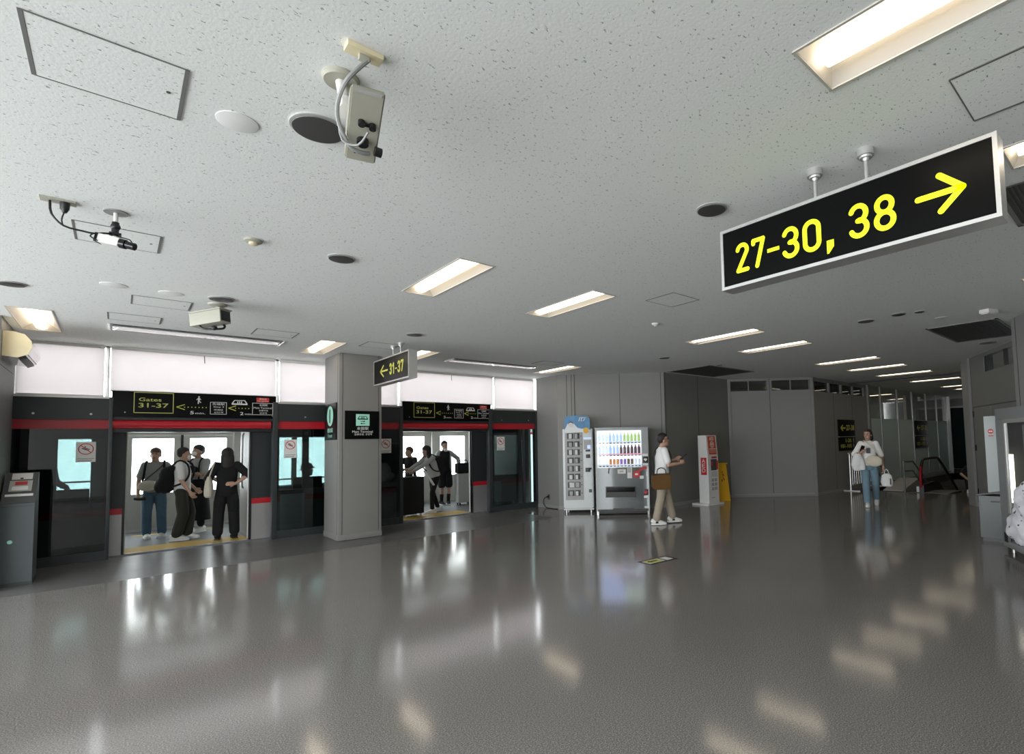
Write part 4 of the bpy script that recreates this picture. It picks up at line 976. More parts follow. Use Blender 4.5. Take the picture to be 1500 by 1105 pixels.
t = thing('ticket_kiosk', 'blue-grey sloped-top reader cabinet at the left edge by the glass', 'kiosk', (-.705, 9.2, 0))
mb = MB()
side = [(0, .035), (0, .96), (.03, 1.0), (.36, 1.30), (.42, 1.30), (.46, .04)]
mb.prism(side, -.27, 0.0, axis='x'); mb.build('body', 'kiosk', t)
mb = MB(); mb.box(-.275, .004, -.006, .47, 0, .04); mb.box(-.275, .004, -.003, .0, .915, .922); mb.prism([(-.004, .955), (.03, 1.003), (.36, 1.304), (.36, 1.30), (.03, .998), (0, .95)], -.27, .003, axis='x'); mb.build('dark_trim', 'kioskdark', t, each=True)
SL = Matrix.Translation((0, .03, 1.003)) @ Matrix.Rotation(math.atan2(.301, .33), 4, 'X')
for nm, m_, a, b, c, d in (('card_reader', 'offwhite', -.215, -.045, .32, .425), ('notice_card', 'panelgrey', -.225, -.04, .12, .30), ('ticket_slot', 'white', -.245, -.02, .04, .075)):
    mb = MB(); mb.M = SL; mb.box(a, b, c, d, .001, .008, .002); p = mb.build(nm, m_, t)
    if nm == 'notice_card':
        mb = MB(); mb.M = SL; mb.box(-.18, -.08, .225, .28, .008, .010); mb.build('red_label', 'redlabel', p)
        mb = MB(); mb.M = SL; mb.box(-.20, -.07, .14, .20, .008, .010); mb.build('white_label', 'paper', p)
    if nm == 'card_reader':
        mb = MB(); mb.M = SL; mb.box(-.145, -.12, .325, .345, .008, .011); mb.build('reader_slot', 'black', p)
mb = MB(); mb.loft([((-.185, -.001, .51), .022), ((-.185, -.018, .51), .02), ((-.185, -.022, .51), .012)], 20); mb.build('lock_knob', 'mint', t)

# ------------------------------------------------------------------ vending machines
VX = R(-45)
def vp(o, lx, ly=0, z=0):      # a point in a vending frame
    c = math.sqrt(.5); return (o[0] + lx * c + ly * c, o[1] - lx * c + ly * c, z)
VA = (7.103, 8.977)
t = thing('goods_vending_machine', 'tall narrow white vending machine with a blue header card', 'vending machine', (VA[0], VA[1], 0), VX)
w = .655
mb = MB(); mb.box(0, w, .02, .58, .06, 1.82, .006); mb.build('cabinet', 'machine_white', t)
mb = MB(); mb.box(.02, w - .02, 0, .02, .10, 1.79, .004); mb.build('front_door', 'machine_white', t)
mb = MB(); mb.box(0, w, .012, .022, .095, .115); mb.build('door_seam', 'seam', t)
mb = MB()
for x in (.06, w - .06): mb.cyl((x, .08, 0), (x, .08, .06), .025); mb.cyl((x, .5, 0), (x, .5, .06), .025)
mb.build('adjustable_foot', 'steel', t, each=True)
mb = MB(); mb.box(.05, .44, -.012, 0, .28, 1.78, .004); mb.build('product_panel', 'panelgrey', t)
hdr = [(.05, 1.76), (.05, 2.06), (.10, 2.125), (.20, 2.135), (.33, 2.14), (.45, 2.125), (.55, 2.12), (.60, 2.06), (.61, 1.82)]
mb = MB(); mb.prism([(a, b - .03) for a, b in hdr], -.03, -.02); h = mb.build('header_card', 'sky_blue', t)
mb = MB(); mb.prism([(.055, 1.73), (.055, 1.80), (.12, 1.93), (.19, 1.98), (.26, 1.93), (.34, 1.84), (.42, 1.82), (.60, 1.80), (.60, 1.75)], -.034, -.03); mb.build('pale_shape', 'machine_white', h)
mb = MB(); mb.disc(.19, 1.925, .055, -.036, -.034); mb.build('dark_cap', 'black', h)
mb = MB(); mb.disc(.19, 1.905, .052, -.038, -.036); mb.build('pale_dot', 'paper', h)
mb = MB(); mb.bar(.37, 1.99, .39, 2.06, .018, -.034, -.03); mb.bar(.42, 1.985, .43, 2.05, .016, -.034, -.03); mb.bar(.46, 1.99, .50, 2.03, .014, -.034, -.03); mb.bar(.41, 2.06, .52, 2.055, .012, -.034, -.03); mb.build('white_brush_mark', 'letter', h)
mb = MB(); mb.disc(.52, 1.78, .062, -.04, -.034); mb.build('price_sticker', 'yellow', h)
mb = MB()
for r in range(8): mb.disc(.405, 1.66 - r * .176, .012, -.016, -.012, 10)
mb.build('select_button', 'black', t, each=True)
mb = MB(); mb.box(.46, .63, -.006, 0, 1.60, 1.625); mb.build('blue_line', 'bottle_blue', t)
mb = MB(); mb.box(.465, .62, -.006, 0, 1.37, 1.57); p = mb.build('instruction_plate', 'panelgrey', t)
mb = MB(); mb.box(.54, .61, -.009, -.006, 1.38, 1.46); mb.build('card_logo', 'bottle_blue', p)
mb = MB(); mb.box(.50, .60, -.012, 0, 1.32, 1.36, .003); mb.build('bill_slot', 'black', t)
mb = MB(); mb.box(.505, .595, -.012, 0, 1.18, 1.26, .004); mb.build('display_window', 'black', t)
mb = MB(); mb.disc(.55, 1.0, .055, -.012, 0); mb.build('handle_rose', 'white', t)
mb = MB(); mb.box(.49, .59, -.03, -.012, .88, .97, .006); mb.cyl((.56, -.03, .94), (.62, -.035, .955), .018); mb.build('lock_handle', 'black', t)
mb = MB(); mb.box(.555, .62, -.008, 0, .435, .505, .002); mb.build('coin_return', 'kiosk', t)
rows_ = []
for r in range(8):
    z = 1.60 - r * .176
    mb = MB(); mb.box(.10, .24, -.016, -.0125, z, z + .125, .002); mb.box(.255, .375, -.016, -.0125, z, z + .125, .002); mb.build('product_window', 'black', t)
    for k, (a, b) in enumerate(((.13, .235), (.262, .35))):
        wht = (r + k) % 3 != 1
        mb = MB(); mb.box(0, (b - a) * (.62 if r != 6 else .95), -.012, -.001, 0, .09 if r % 2 else .105, .002)
        c = ('white', 'black')[0 if wht else 1]
        o = mb.build('goods_packet', 'paper' if wht else 'panelgrey')
        pt = vp(VA, a + .01, -.017, z + .008)
        tag(o, '%s packet in the %s row of the narrow machine, %s column' % ('white' if wht else 'grey', ('top', 'second', 'third', 'fourth', 'fifth', 'sixth', 'seventh', 'lowest')[r], ('left', 'right')[k]), 'packet', 'packets in the narrow vending machine', pt, VX)

VB = (7.335, 8.175)
t = thing('drinks_vending_machine', 'wide silver drinks machine with three lit shelves of bottles', 'vending machine', (VB[0], VB[1], 0), VX)
w = 1.114
wx0, wx1, wz0, wz1 = .05, .965, .99, 1.745
mb = MB()
for a, b, c, d in side_cells([(wx0, wx1, wz0, wz1)], 0, w, .07, 1.81): mb.box(a, b, 0, .16, c, d)
bmesh.ops.remove_doubles(mb.bm, verts=mb.bm.verts, dist=1e-5)
mb.box(0, w, .16, .80, .07, 1.81); mb.box(-.012, w + .012, -.01, .8, 1.80, 1.82, .004)
mb.build('cabinet', 'machine', t)
mb = MB()
for x in (.03, w - .03): mb.box(x - .02, x + .02, .0, .05, 0, .08); mb.box(x - .02, x + .02, .7, .75, 0, .08)
mb.build('foot', 'steel', t, each=True)
mb = MB(); mb.box(.02, w - .02, .05, .75, .02, .07); mb.build('plinth', 'black', t)
mb = MB(); mb.box(wx0, wx1, .15, .16, wz0, wz1); mb.box(wx0, wx1, .01, .15, wz1 - .02, wz1 - .002); mb.build('lit_backing', 'display', t)
mb = MB(); frame_rect(mb, wx0 - .012, wx1 + .012, wz0 - .012, wz1 + .012, .014, -.006, .01); mb.build('display_frame', 'alu', t)
mb = MB(); mb.box(wx0, wx1, .002, .006, wz0, wz1); mb.build('display_glass', 'glass_clear', t)
for s, (z, m_) in enumerate(((1.475, 'paper'), (1.215, 'paper'), (.993, 'paper'))):
    mb = MB(); mb.box(wx0, wx1, .012, .15, z, z + .012); mb.box(wx0, wx1, .01, .02, z, z + .052); sh = mb.build('shelf', 'bottle_white', t)
    mb = MB()
    for k in range(12): mb.box(wx0 + .03 + k * .075, wx0 + .072 + k * .075, .006, .0095, z + .005, z + .025)
    mb.build('price_button', 'black', sh, each=True)
mb = MB(); mb.box(wx0, wx1, .0078, .0095, 1.243, 1.268); mb.build('pink_price_strip', 'pinkstrip', t)
mb = MB(); mb.box(.20, .83, -.012, .0, .36, .585, .006); tr_ = mb.build('dispensing_flap', 'grille', t)
mb = MB(); mb.box(.22, .81, -.018, -.012, .47, .565, .003); mb.build('flap_window', 'signblack', tr_)
mb = MB(); mb.box(.03, w - .03, -.008, 0, .07, .115, .003); mb.box(.35, .78, -.01, 0, .10, .135, .004); mb.build('kick_panel', 'grille', t)
mb = MB(); mb.tube([(.27, -.01, .86), (.26, -.016, .90), (.27, -.016, .95), (.29, -.01, .96)], .01, 8); mb.build('door_handle', 'steel', t)
mb = MB(); mb.box(.46, .63, -.006, 0, .85, .94); p = mb.build('label_plate', 'paper', t)
mb = MB(); mb.box(.50, .58, -.008, -.006, .875, .915); mb.build('label_print', 'panelgrey', p, each=True)
mb = MB(); mb.box(.66, .76, -.006, 0, .75, .99); p = mb.build('notice_sheet', 'paper', t)
mb = MB(); mb.box(.67, .74, -.008, -.006, .87, .97); mb.build('notice_print', 'panelgrey', p)
mb = MB(); mb.disc(.855, .83, .075, -.008, -.003, 28); mb.bar(.85, .86, .985, .955, .045, -.009, -.004); mb.bar(1.0, .955, 1.045, .962, .05, -.0095, -.004); p = mb.build('red_campaign_sticker', 'redlabel', t)
mb = MB(); mb.box(.82, .885, -.011, -.009, .815, .85); mb.build('sticker_text', 'paper', p)
mb = MB(); mb.box(.92, 1.0, -.005, 0, .735, .80); mb.box(1.055, 1.095, -.005, 0, .79, .89); mb.build('small_label', 'paper', t, each=True)
mb = MB(); mb.box(.99, 1.10, -.02, 0, 1.06, 1.20, .008); p = mb.build('card_reader', 'black', t)
mb = MB(); mb.disc(1.035, 1.135, .022, -.023, -.02, 16); mb.disc(1.057, 1.135, .022, -.0231, -.02, 16); mb.prism([(1.014, 1.128), (1.078, 1.128), (1.046, 1.095)], -.0232, -.02); mb.build('heart_mark', 'paper', p)
mb = MB(); mb.box(.99, 1.10, -.006, 0, 1.20, 1.255); mb.box(.99, 1.10, -.006, 0, 1.015, 1.06); mb.build('reader_label', 'paper', t, each=True)
mb = MB(); mb.box(.99, 1.085, -.014, 0, .40, .52, .01); p = mb.build('coin_cup', 'black', t)
mb = MB(); mb.disc(1.037, .455, .035, -.017, -.014); mb.build('coin_return_button', 'redlabel', p)
mb = MB(); mb.box(.995, 1.08, -.006, 0, .335, .385); mb.box(1.0, 1.085, -.006, 0, .13, .165); mb.build('maker_plate', 'paper', t, each=True)
def bottle(m_, h, r, can):
    mb = MB()
    if can: mb.loft([((0, 0, 0), r * .85), ((0, 0, .006), r), ((0, 0, h - .01), r), ((0, 0, h), r * .8)], 14)
    else: mb.loft([((0, 0, 0), r * .9), ((0, 0, .008), r), ((0, 0, h * .62), r), ((0, 0, h * .72), r * .92), ((0, 0, h * .86), r * .45), ((0, 0, h * .9), r * .40), ((0, 0, h * .9), r * .46), ((0, 0, h), r * .46)], 14)
    return mb.mesh('drink_bottle')
def put_drinks(z, specs, h, r, can, rowname):
    n = 0
    for m_, lab, cnt in specs:
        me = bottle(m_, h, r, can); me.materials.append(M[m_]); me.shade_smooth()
        for k in range(cnt):
            o = bpy.data.objects.new('drink_can' if can else 'drink_bottle', me); COL.objects.link(o)
            tag(o, '%s standing in a line on the %s shelf of the drinks machine' % (lab, rowname), 'can' if can else 'bottle', '%ss on the %s shelf' % (lab, rowname), vp(VB, wx0 + .04 + n * .0755, .085, z), VX); n += 1
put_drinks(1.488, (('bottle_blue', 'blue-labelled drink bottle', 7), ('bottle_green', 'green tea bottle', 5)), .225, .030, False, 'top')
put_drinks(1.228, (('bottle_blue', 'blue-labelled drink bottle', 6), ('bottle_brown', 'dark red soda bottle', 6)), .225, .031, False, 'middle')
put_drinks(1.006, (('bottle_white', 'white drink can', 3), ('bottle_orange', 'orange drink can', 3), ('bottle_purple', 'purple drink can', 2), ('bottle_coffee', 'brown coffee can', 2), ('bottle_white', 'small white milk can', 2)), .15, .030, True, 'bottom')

# outlet with a loop of cable on the return wall
t = thing('wall_socket', 'wall socket with a loop of black cable low on the grey return wall', 'socket', (7.45, 9.97, .26), R(-90))
mb = MB(); mb.box(-.035, .035, -.008, 0, -.06, .06, .002); mb.build('socket_plate', 'grille', t)
mb = MB(); mb.cyl((0, -.008, .01), (0, -.05, .01), .02); mb.build('plug', 'black', t)
mb = MB(); mb.tube([(0, -.05, .01), (-.10, -.06, -.03), (-.14, -.06, -.13), (-.08, -.05, -.22), (.02, -.05, -.25), (.2, -.04, -.252), (.36, -.03, -.252)], .008, 8); mb.build('power_cable', 'black', t)

# AED stand
t = thing('defibrillator_stand', 'white upright AED stand with red panel beside the grey wall', 'AED stand', (9.98, 7.25, 0))
mb = MB(); mb.box(-.08, .54, -.05, .42, 0, .045, .004); mb.build('base_plate', 'white', t)
mb = MB(); mb.prism([(0, .045), (0, 1.12), (.04, 1.62), (.27, 1.62), (.27, .045)], .02, .42, axis='x')
bmesh.ops.transform(mb.bm, matrix=Matrix.Identity(4), verts=mb.bm.verts); bd = mb.build('body', 'white', t)
mb = MB(); mb.prism([(-.006, 1.17), (.036, 1.60), (.04, 1.60), (-.002, 1.17)], .07, .37, axis='x'); rp = mb.build('red_front_panel', 'pink_orange', t)
UP = Matrix.Translation((0, -.007, 1.17)) @ Matrix.Rotation(-math.atan2(.042, .43), 4, 'X')
def on_panel(o):
    o.matrix_local = UP; return o
on_panel(text_part(rp, 'AED', 'letter', .13, .31, .33, .41, -.002, bold=.02))
mb = MB(); mb.ring(.22, .235, .055, .075, -.003, -.001); mb.disc(.205, .245, .022, -.003, -.001, 14); mb.disc(.235, .245, .022, -.003, -.001, 14); mb.prism([(.184, .24), (.256, .24), (.22, .195)], -.0031, -.001); on_panel(mb.build('heart_symbol', 'letter', rp))
mb = MB()
for z in (.12, .085, .05): mb.box(.09, .35, -.003, -.001, z, z + (.02 if z > .1 else .008))
on_panel(mb.build('caption_line', 'letter', rp))
mb = MB(); mb.box(.16, .36, -.006, 0, 1.08, 1.12); mb.build('red_strip', 'redlabel', t)
mb = MB(); mb.box(.13, .36, -.004, 0, .80, 1.06); p = mb.build('photo_panel', 'grille', t)
mb = MB(); mb.box(.34, .40, -.007, -.004, .82, 1.03); mb.box(.14, .2, -.007, -.004, .92, 1.0); mb.build('red_patch', 'redlabel', p, each=True)
mb = MB()
for z in (.75, .72, .69, .66): mb.box(.14, .37, -.003, 0, z, z + .012)
mb.box(.12, .25, -.003, 0, .16, .18)
mb.build('printed_line', 'panelgrey', t)
mb = MB()
for r in range(3):
    for k in range(2): mb.box(.14 + k * .12, .23 + k * .12, -.003, 0, .34 + r * .1, .41 + r * .1)
mb.build('instruction_picture', 'panelgrey', t)
mb = MB(); mb.box(.014, .02, .04, .20, .70, 1.10); p = mb.build('side_label', 'redlabel', t)
text_part(p, 'A', 'letter', 0, .09, .08, .17, 0); text_part(p, 'E', 'letter', 0, .09, -.03, .06, 0); text_part(p, 'D', 'letter', 0, .09, -.14, -.05, 0)
for c in p.children: c.location = (.012, .165, .90); c.rotation_euler = (0, 0, R(-90))

# yellow floor sign leaning at the wall
t = thing('caution_floor_sign', 'yellow folding caution sign leaning by the AED stand', 'floor sign', (10.92, 7.48, 0), R(-30))
TL = Matrix.Rotation(R(-7), 4, 'X')
mb = MB(); mb.M = TL; mb.prism([(-.17, 0), (.17, 0), (.13, .93), (-.13, .93)], -.02, .0); f = mb.build('front_board', 'yellow', t)
mb = MB(); mb.M = Matrix.Translation((0, .06, 0)) @ Matrix.Rotation(R(2), 4, 'X') @ Matrix.Rotation(R(-9), 4, 'Y'); mb.prism([(-.2, .02), (.10, .0), (.1, .9), (-.12, .92)], .0, .02); mb.build('rear_board', 'yellow', t)
mb = MB(); mb.M = TL; pict_walker(mb, .0, .60, .26, -.024, -.02); mb.build('slipping_figure', 'seam', f)
mb = MB(); mb.cyl((-.13, .01, .925), (.13, .01, .925), .015); mb.build('hinge', 'yellow', t)

# floor arrow marking
t = thing('floor_marking', 'small black and yellow arrow sticker on the polished floor', 'floor sticker', (5.04, 4.47, 0), R(-3))
mb = MB(); mb.box(-.25, .25, -.115, .115, 0, .002); mb.build('backing', 'black', t)
mb = MB(); mb.box(-.215, .05, -.075, .075, .002, .003); mb.box(.09, .2, -.075, .075, .002, .0028); mb.build('pale_field', 'paper', t)
mb = MB(); mb.box(-.20, .03, -.065, .065, .003, .0036); mb.build('yellow_field', 'dim_yellow', t)
mb = MB(); mb.prism([(-.19, 0), (-.13, .05), (-.13, .02), (-.02, .02), (-.02, -.02), (-.13, -.02), (-.13, -.05)], .0036, .0042, axis='z'); mb.build('arrow', 'black', t)
# ------------------------------------------------------------------ right side: prize machine, counter
t = thing('prize_machine', 'tall grey glass-fronted prize machine with lit tube at the right edge', 'arcade machine', tuple(TR @ Vector((5.09, -1.25, 0))), RZ)
W = 1.75; D = .44
mb = MB()
mb.box(0, W, 0, D, .06, .50, .008); mb.box(0, W, 0, D, 1.68, 1.82, .008); mb.box(0, .26, 0, .03, .50, 1.68); mb.box(0, .03, .03, D, .50, 1.68); mb.box(W - .1, W, 0, D, .50, 1.68); mb.box(.26, W - .1, D - .03, D, .50, 1.68)
mb.build('cabinet', 'machine', t)
mb = MB(); mb.box(.26, W - .1, .012, .018, .50, 1.68); mb.build('glass_front', 'glass_clear', t)
mb = MB(); mb.box(.03, W - .1, D - .04, D - .03, .50, 1.68); mb.box(.03, .035, .03, D - .03, .5, 1.68); mb.box(.03, W - .1, .03, D - .03, .50, .51); mb.build('dark_interior', 'grille', t)
mb = MB(); mb.box(.235, .275, -.006, .012, .50, 1.68); mb.box(.25, W - .1, -.006, .012, 1.63, 1.68); mb.build('door_frame', 'alu', t)
mb = MB(); mb.cyl((.115, .10, .62), (.115, .10, 1.23), .032, seg=14); mb.build('tube_lamp', 'tubelight', t)
mb = MB()
for k in range(5): mb.box(.5 + k * .09, .52 + k * .09, .1, .3, .55, 1.6)
mb.build('rack_rail', 'wall_dark', t, each=True)
mb = MB()
for k in range(6): mb.box(.25 + k * .07, .29 + k * .07, -.004, 0, .12, .19)
mb.box(.06, .16, -.004, 0, .12, .24); mb.build('vent_slot', 'black', t, each=True)
mb = MB()
for x in (.15, W - .15): mb.cyl((x, .06, 0), (x, .06, .06), .022); mb.cyl((x, .38, 0), (x, .38, .06), .022)
mb.build('caster_foot', 'steel', t, each=True)
mb = MB(); mb.box(1.02, W, -.30, .0, .25, .285, .006); mb.build('front_tray', 'machine', t)
mb = MB()
random.seed(11)
base = Vector((.86, -.20, .55))
for k in range(14):
    a = random.uniform(0, 6.28); rr = random.uniform(.08, .22)
    zz = random.uniform(.38, .90)
    mb.sph((1.22 + (zz - .4) * .2 + rr * 1.15 * math.cos(a) * (1.15 - zz * .6), -.18 + rr * .5 * math.sin(a), zz), random.uniform(.08, .125), 12, 8)
mb.sph((1.22, -.19, .45), (.36, .15, .20), 18, 12); mb.sph((1.28, -.17, .70), (.26, .12, .25), 18, 12)
bagw = remesh_build(mb, 'plastic_sack', 'plastic_bag', None, .014, 2)
for v in bagw.data.vertices:
    q_ = v.co; v.co = v.co + v.normal * (.009 * math.sin(q_.x * 22 + 4 * math.sin(q_.z * 11)) + .006 * math.sin(q_.z * 31 + 3 * math.sin(q_.x * 13 + q_.y * 17)))
tag(bagw, 'crumpled white plastic sack with dark spots on the prize machine tray', 'plastic sack', None, tuple(TR @ Vector((5.09, -1.25, 0))), RZ)
mb = MB()
vs = [v.co.copy() for v in bagw.data.vertices if v.co.y < -.2]; ns = [v.normal.copy() for v in bagw.data.vertices if v.co.y < -.2]
for k in range(34):
    i = random.randrange(len(vs)); mb.sph(vs[i] - ns[i] * .004, random.uniform(.008, .017), 8, 6)
mb.build('printed_spot', 'grille', bagw)

t = thing('service_counter', 'low grey cabinet with black top and tall white back panel at right', 'cabinet', (8.95, 1.56, 0))
mb = MB(); mb.box(0, .30, 0, .30, .05, .63, .004); mb.build('body', 'countergrey', t)
mb = MB(); mb.box(.02, .28, .02, .28, 0, .05); mb.build('plinth', 'black', t)
mb = MB(); mb.prism([(-.012, .70), (.312, .63), (.312, .655), (-.012, .725)][::-1] if False else [(-.01, .69), (.315, .63), (.315, .65), (-.01, .71)], -.012, .3, axis='x'); mb.build('black_top', 'black', t)
mb = MB(); mb.box(-.008, 0, .06, .16, .545, .565, .002); mb.build('drawer_pull', 'grille', t)
mb = MB(); mb.box(.06, .26, .045, .195, .66, 1.75, .004); p = mb.build('back_panel', 'palepanel', t)
mb = MB(); mb.M = Matrix.Rotation(R(-90), 4, 'Z') ; mb.disc(-.12, 1.535, .034, .057, .06, 24); r_ = mb.build('no_entry_mark', 'redlabel', p)
mb = MB(); mb.M = Matrix.Rotation(R(-90), 4, 'Z'); mb.box(-.143, -.097, .055, .057, 1.527, 1.543); mb.build('white_bar', 'paper', r_)
mb = MB(); mb.M = Matrix.Rotation(R(-90), 4, 'Z'); mb.box(-.15, -.09, .057, .06, 1.465, 1.478); mb.build('caption_line', 'redlabel', p)

# ------------------------------------------------------------------ passage: barrier, stair rails, escalator
t = thing('barrier_fence', 'metal barrier of thin upright bars below the 27-38 wall sign', 'fence', (14.95, 6.05, 0))
mb = MB(); mb.tube([(0, 0, 0), (0, 0, .98), (.02, 0, 1.03), (.07, 0, 1.05), (1.83, 0, 1.05), (1.88, 0, 1.03), (1.9, 0, .98), (1.9, 0, 0)], .022, 8); mb.cyl((0, 0, .16), (1.9, 0, .16), .018); mb.build('frame', 'alu', t)
for k in range(12):
    mb = MB(); mb.cyl((.15 + k * .145, 0, .16), (.15 + k * .145, 0, 1.05), .012, seg=8); mb.build('upright_bar', 'alu', t)
mb = MB(); mb.box(-.02, .02, -.25, .25, 0, .025); mb.box(1.88, 1.92, -.25, .25, 0, .025); mb.build('foot', 'alu', t, each=True)
def rail(name, label, Y, pts, lower, posts):
    t = thing(name, label, 'handrail', (pts[0][0], Y, 0))
    x0 = pts[0][0]
    mb = MB(); mb.tube([(a - x0, 0, b) for a, b in pts], .022, 8, 1); mb.build('upper_rail', 'graysteel', t)
    mb = MB(); mb.tube([(a - x0, 0, b) for a, b in lower], .018, 8, 1); mb.build('lower_rail', 'graysteel', t)
    for x, a, b in posts:
        mb = MB(); mb.cyl((x - x0, 0, a), (x - x0, 0, b), .022, seg=10); mb.build('rail_post', 'graysteel', t)
rail('stair_handrail', 'double steel stair handrail left of the escalator', 4.80, [(15.3, .81), (16.07, .79), (16.8, .40), (18.5, -.6), (20.5, -1.75)], [(15.3, .56), (16.03, .54), (16.75, .12), (18.5, -.9), (20.5, -2.05)], [(15.32, 0, .81), (18.0, -1.6, -.33)])
rail('stair_handrail', 'dark stair handrail behind the walking woman, going down', 5.62, [(15.5, .74), (15.9, .72), (16.7, .25), (18.5, -.75), (20.5, -1.9)], [(15.5, .5), (15.85, .46), (16.6, .0), (18.5, -1.05), (20.5, -2.2)], [(15.43, 0, .74), (18.0, -1.6, -.48)])
mb = MB()
for k in range(14): mb.box(15.45 + k * .30, 15.75 + k * .30, 4.66, 5.74, -2.9, -.17 - k * .17)
st = mb.build('stair_flight', 'stone'); tag(st, 'pale stone stairs going down beside the escalator', 'stairs')
mb = MB(); mb.prism([(15.55, -.1), (15.55, .02), (16.9, .27), (17.0, .27), (17.0, -.3)], 4.92, 5.42); tag(mb.build('stone_ramp', 'stone'), 'pale sloping stone slab at the head of the stairs', 'stone slab')
mb = MB(); mb.box(SX0 - .1, SX1, SY1, SY1 + .1, -3, -.0); mb.box(SX0 - .1, SX1, SY0 - .12, SY0, -3, -.26); mb.box(SX0 - .1, SX0, SY0, SY1, -3, -.26); mb.box(SX1, SX1 + .1, SY0, SY1, -3, 0); mb.box(SX0, SX1, SY0, SY1, -3.1, -3); struct(mb.build('wall_stairwell', 'wall'))
mb = MB(); mb.box(SX0 - .06, SX0, 4.5, SY1, 0, .012); struct(mb.build('trim_20', 'seam'))

t = thing('escalator', 'descending escalator with red newel end and black handrail', 'escalator', (15.45, 0, 0))
prof = [(.05, .08), (-.02, .35), (.03, .62), (.18, .82), (.45, .87), (1.45, .86), (1.75, .76), (2.1, .58), (3.2, -.07), (5.0, -1.15), (6.5, -2.05)]
for Y in (4.44,):
    mb = MB(); mb.tube([(a, Y, b) for a, b in prof], .036, 10); mb.build('handrail', 'black', t)
    mb = MB(); mb.prism([(.10, .20), (.06, .40), (.10, .60), (.22, .76), (.46, .82), (1.45, .81), (1.74, .70), (2.08, .52), (5.0, -1.22), (5.0, -2.0), (2.0, -.28), (1.6, .05), (1.2, .20)], Y - .006, Y + .006); mb.build('glass_balustrade', 'glass_clear', t)
    mb = MB(); mb.prism([(0, 0), (0, .20), (1.0, .24), (1.45, .16), (2.1, -.25), (6.5, -2.9), (6.5, -3.0), (0, -.25)][:8], Y - .05, Y + .05); mb.build('black_skirt', 'black', t)
    mb = MB(); mb.tube([(.03, Y - .0, .12), (-.045, Y, .35), (.0, Y, .60), (.10, Y, .74)], .028, 8); mb.build('red_newel', 'red', t)
mb = MB(); mb.box(.0, 1.0, 3.85, 4.39, -.2, .004); mb.build('landing_plate', 'graysteel', t)
mb = MB()
for k in range(14): mb.box(1.0 + k * .38, 1.38 + k * .38, 3.86, 4.38, -.45 - k * .2 + .2, -.02 - k * .2 if k else -.02)
mb.build('step', 'grille', t)
mb = MB(); mb.box(.0, .06, 4.5, 4.56, 0, .16); mb.build('warning_block', 'paper', t)

